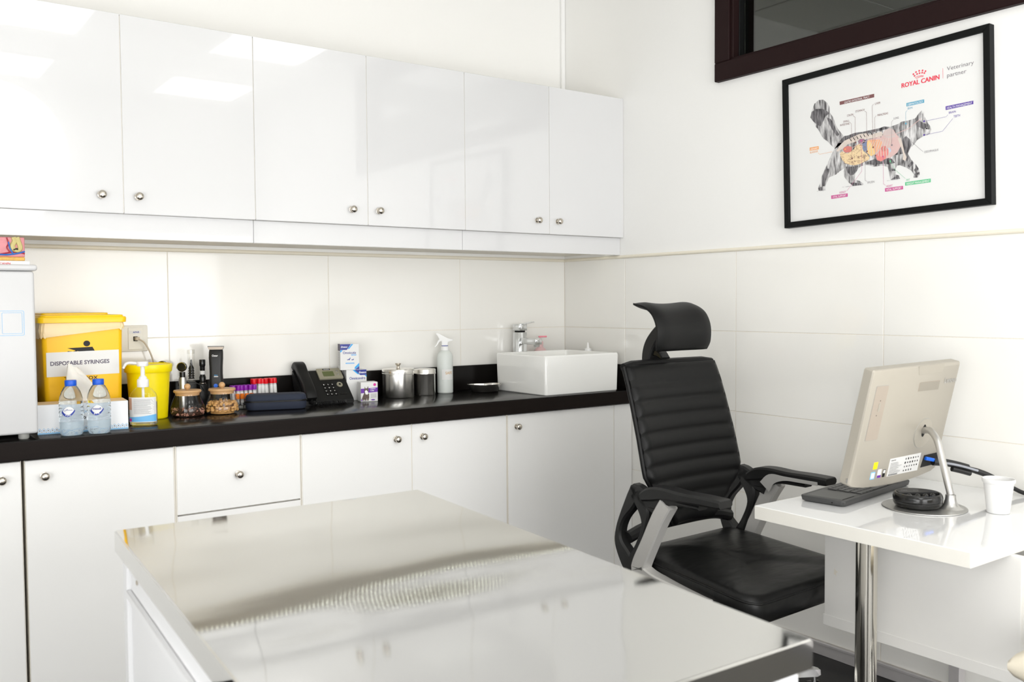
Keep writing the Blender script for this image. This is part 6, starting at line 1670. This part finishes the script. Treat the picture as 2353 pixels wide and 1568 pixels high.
for k in range(150):
    x, y = random.uniform(gx0, gx1), random.uniform(gy0, gy1)
    if inside(x, y, g):
        a = random.uniform(0, 6.3); r_ = random.uniform(.004, .008)
        stroke(s, [(x + r_ * math.cos(a + t_), y + r_ * 0.7 * math.sin(a + t_)) for t_ in (0, .6, 1.2, 1.8)], 0.0008, 7)
flat('gut_line_print', s, 'p_brown', po)
s = new()
rb_ = POSTER['polys']['rib1']
rx0, rx1 = min(q[0] for q in rb_), max(q[0] for q in rb_)
ry0, ry1 = min(q[1] for q in rb_), max(q[1] for q in rb_)
for k in range(9):
    f = k / 8
    a0 = (rx0 + (rx1 - rx0) * (0.12 + 0.62 * f), ry0 + (ry1 - ry0) * (0.66 + 0.02 * f)); a1 = (a0[0] - 0.012 + 0.004 * f, a0[1] - 0.034 - 0.030 * f)
    stroke(s, [a0, ((a0[0] + a1[0]) / 2 - 0.006, (a0[1] + a1[1]) / 2), a1], 0.0022, 9)
flat('rib_print', s, 'bone', po)
s = new()
for k in range(7):
    x = 0.255 + 0.0125 * k
    stroke(s, [(x, 0.268 + 0.001 * k), (x + 0.006, 0.258 + 0.001 * k)], 0.0022, 9)
flat('vertebra_print', s, 'ink_black', po)
s = new(); stroke(s, [(0.262, 0.235), (0.30, 0.247), (0.36, 0.255), (0.41, 0.252), (0.46, 0.262), (0.50, 0.285)], 0.0016, 9); flat('oesophagus_print', s, 'organ_pink', po)
# eye, nose and whiskers
s = new(); poly(s, ellipse(0.003, 0.0022, 10, *[POSTER['polys']['head_dark'][4][0] - 0.004, POSTER['polys']['head_dark'][4][1] - 0.006]), lambda a, c: pl(a, c, LAY * 5)); flat('eye_print', s, 'ink_black', po)
# bars, leader lines, dots, lettering
for k, mname in (('gastro', 'p_brown'), ('derma', 'p_blue'), ('health', 'p_purple'), ('urinary', 'p_orange'), ('vital1', 'p_pink'), ('vital2', 'p_pink'), ('weight', 'p_green')):
    s = new(); poly(s, POSTER['bars'][k], lambda a, c: pl(a, c, LAY * 1)); flat('heading_bar', s, mname, po)
for c_, pts in POSTER['lines']:
    s = new(); stroke(s, pts, 0.0007, 10); flat('leader_line', s, INK[c_], po)
for c_, q in POSTER['dots']:
    s = new(); poly(s, ellipse(0.0028, 0.0028, 12, q[0], q[1]), lambda a, c: pl(a, c, LAY * 11)); flat('marker_dot', s, INK[c_], po)
for tx, c_, lb_, rt_ in POSTER['texts']:
    h_ = 0.0066 if c_ == 'white' else 0.0064
    s = new(); letters(s, tx, lambda a, c: pl(a, c, LAY * 3), lb_[0], (lb_[1] + rt_[1]) / 2 - h_ / 2, rt_[0] - lb_[0], h_, 0, 0.0)
    flat('lettering', s, INK[c_], po)
L = POSTER['logo']
s = new()
letters(s, 'ROYAL CANIN', lambda a, c: pl(a, c, LAY * 2), L['royal'][0][0], L['royal'][0][1] - 0.001, L['royal'][1][0] - L['royal'][0][0], 0.0145)
letters(s, 'ROYAL CANIN', lambda a, c: pl(a + 0.0009, c, LAY * 2.5), L['royal'][0][0], L['royal'][0][1] - 0.001, L['royal'][1][0] - L['royal'][0][0], 0.0145)
for k, q in enumerate(L['dots']):
    poly(s, ellipse(0.0028, 0.0028, 12, q[0], q[1]), lambda a, c: pl(a, c, LAY * 2))
stroke(s, L['arc'], 0.0016, 2); stroke(s, L['arc_lo'], 0.0016, 2)
poly(s, [(0.5692, 0.4197), (0.5702, 0.4197), (0.5702, 0.390), (0.5692, 0.390)], lambda a, c: pl(a, c, LAY * 2))
flat('red_logo', s, 'p_red', po)
s = new()
letters(s, 'Veterinary', lambda a, c: pl(a, c, LAY * 2), 0.582, 0.4060, 0.080, 0.0155, 0, 0.0)
flat('lettering', s, 'p_grey', po)
s = new()
letters(s, 'partner', lambda a, c: pl(a, c, LAY * 2), 0.582, 0.3860, 0.058, 0.0135, 0, 0.0)
flat('lettering', s, 'p_grey', po)
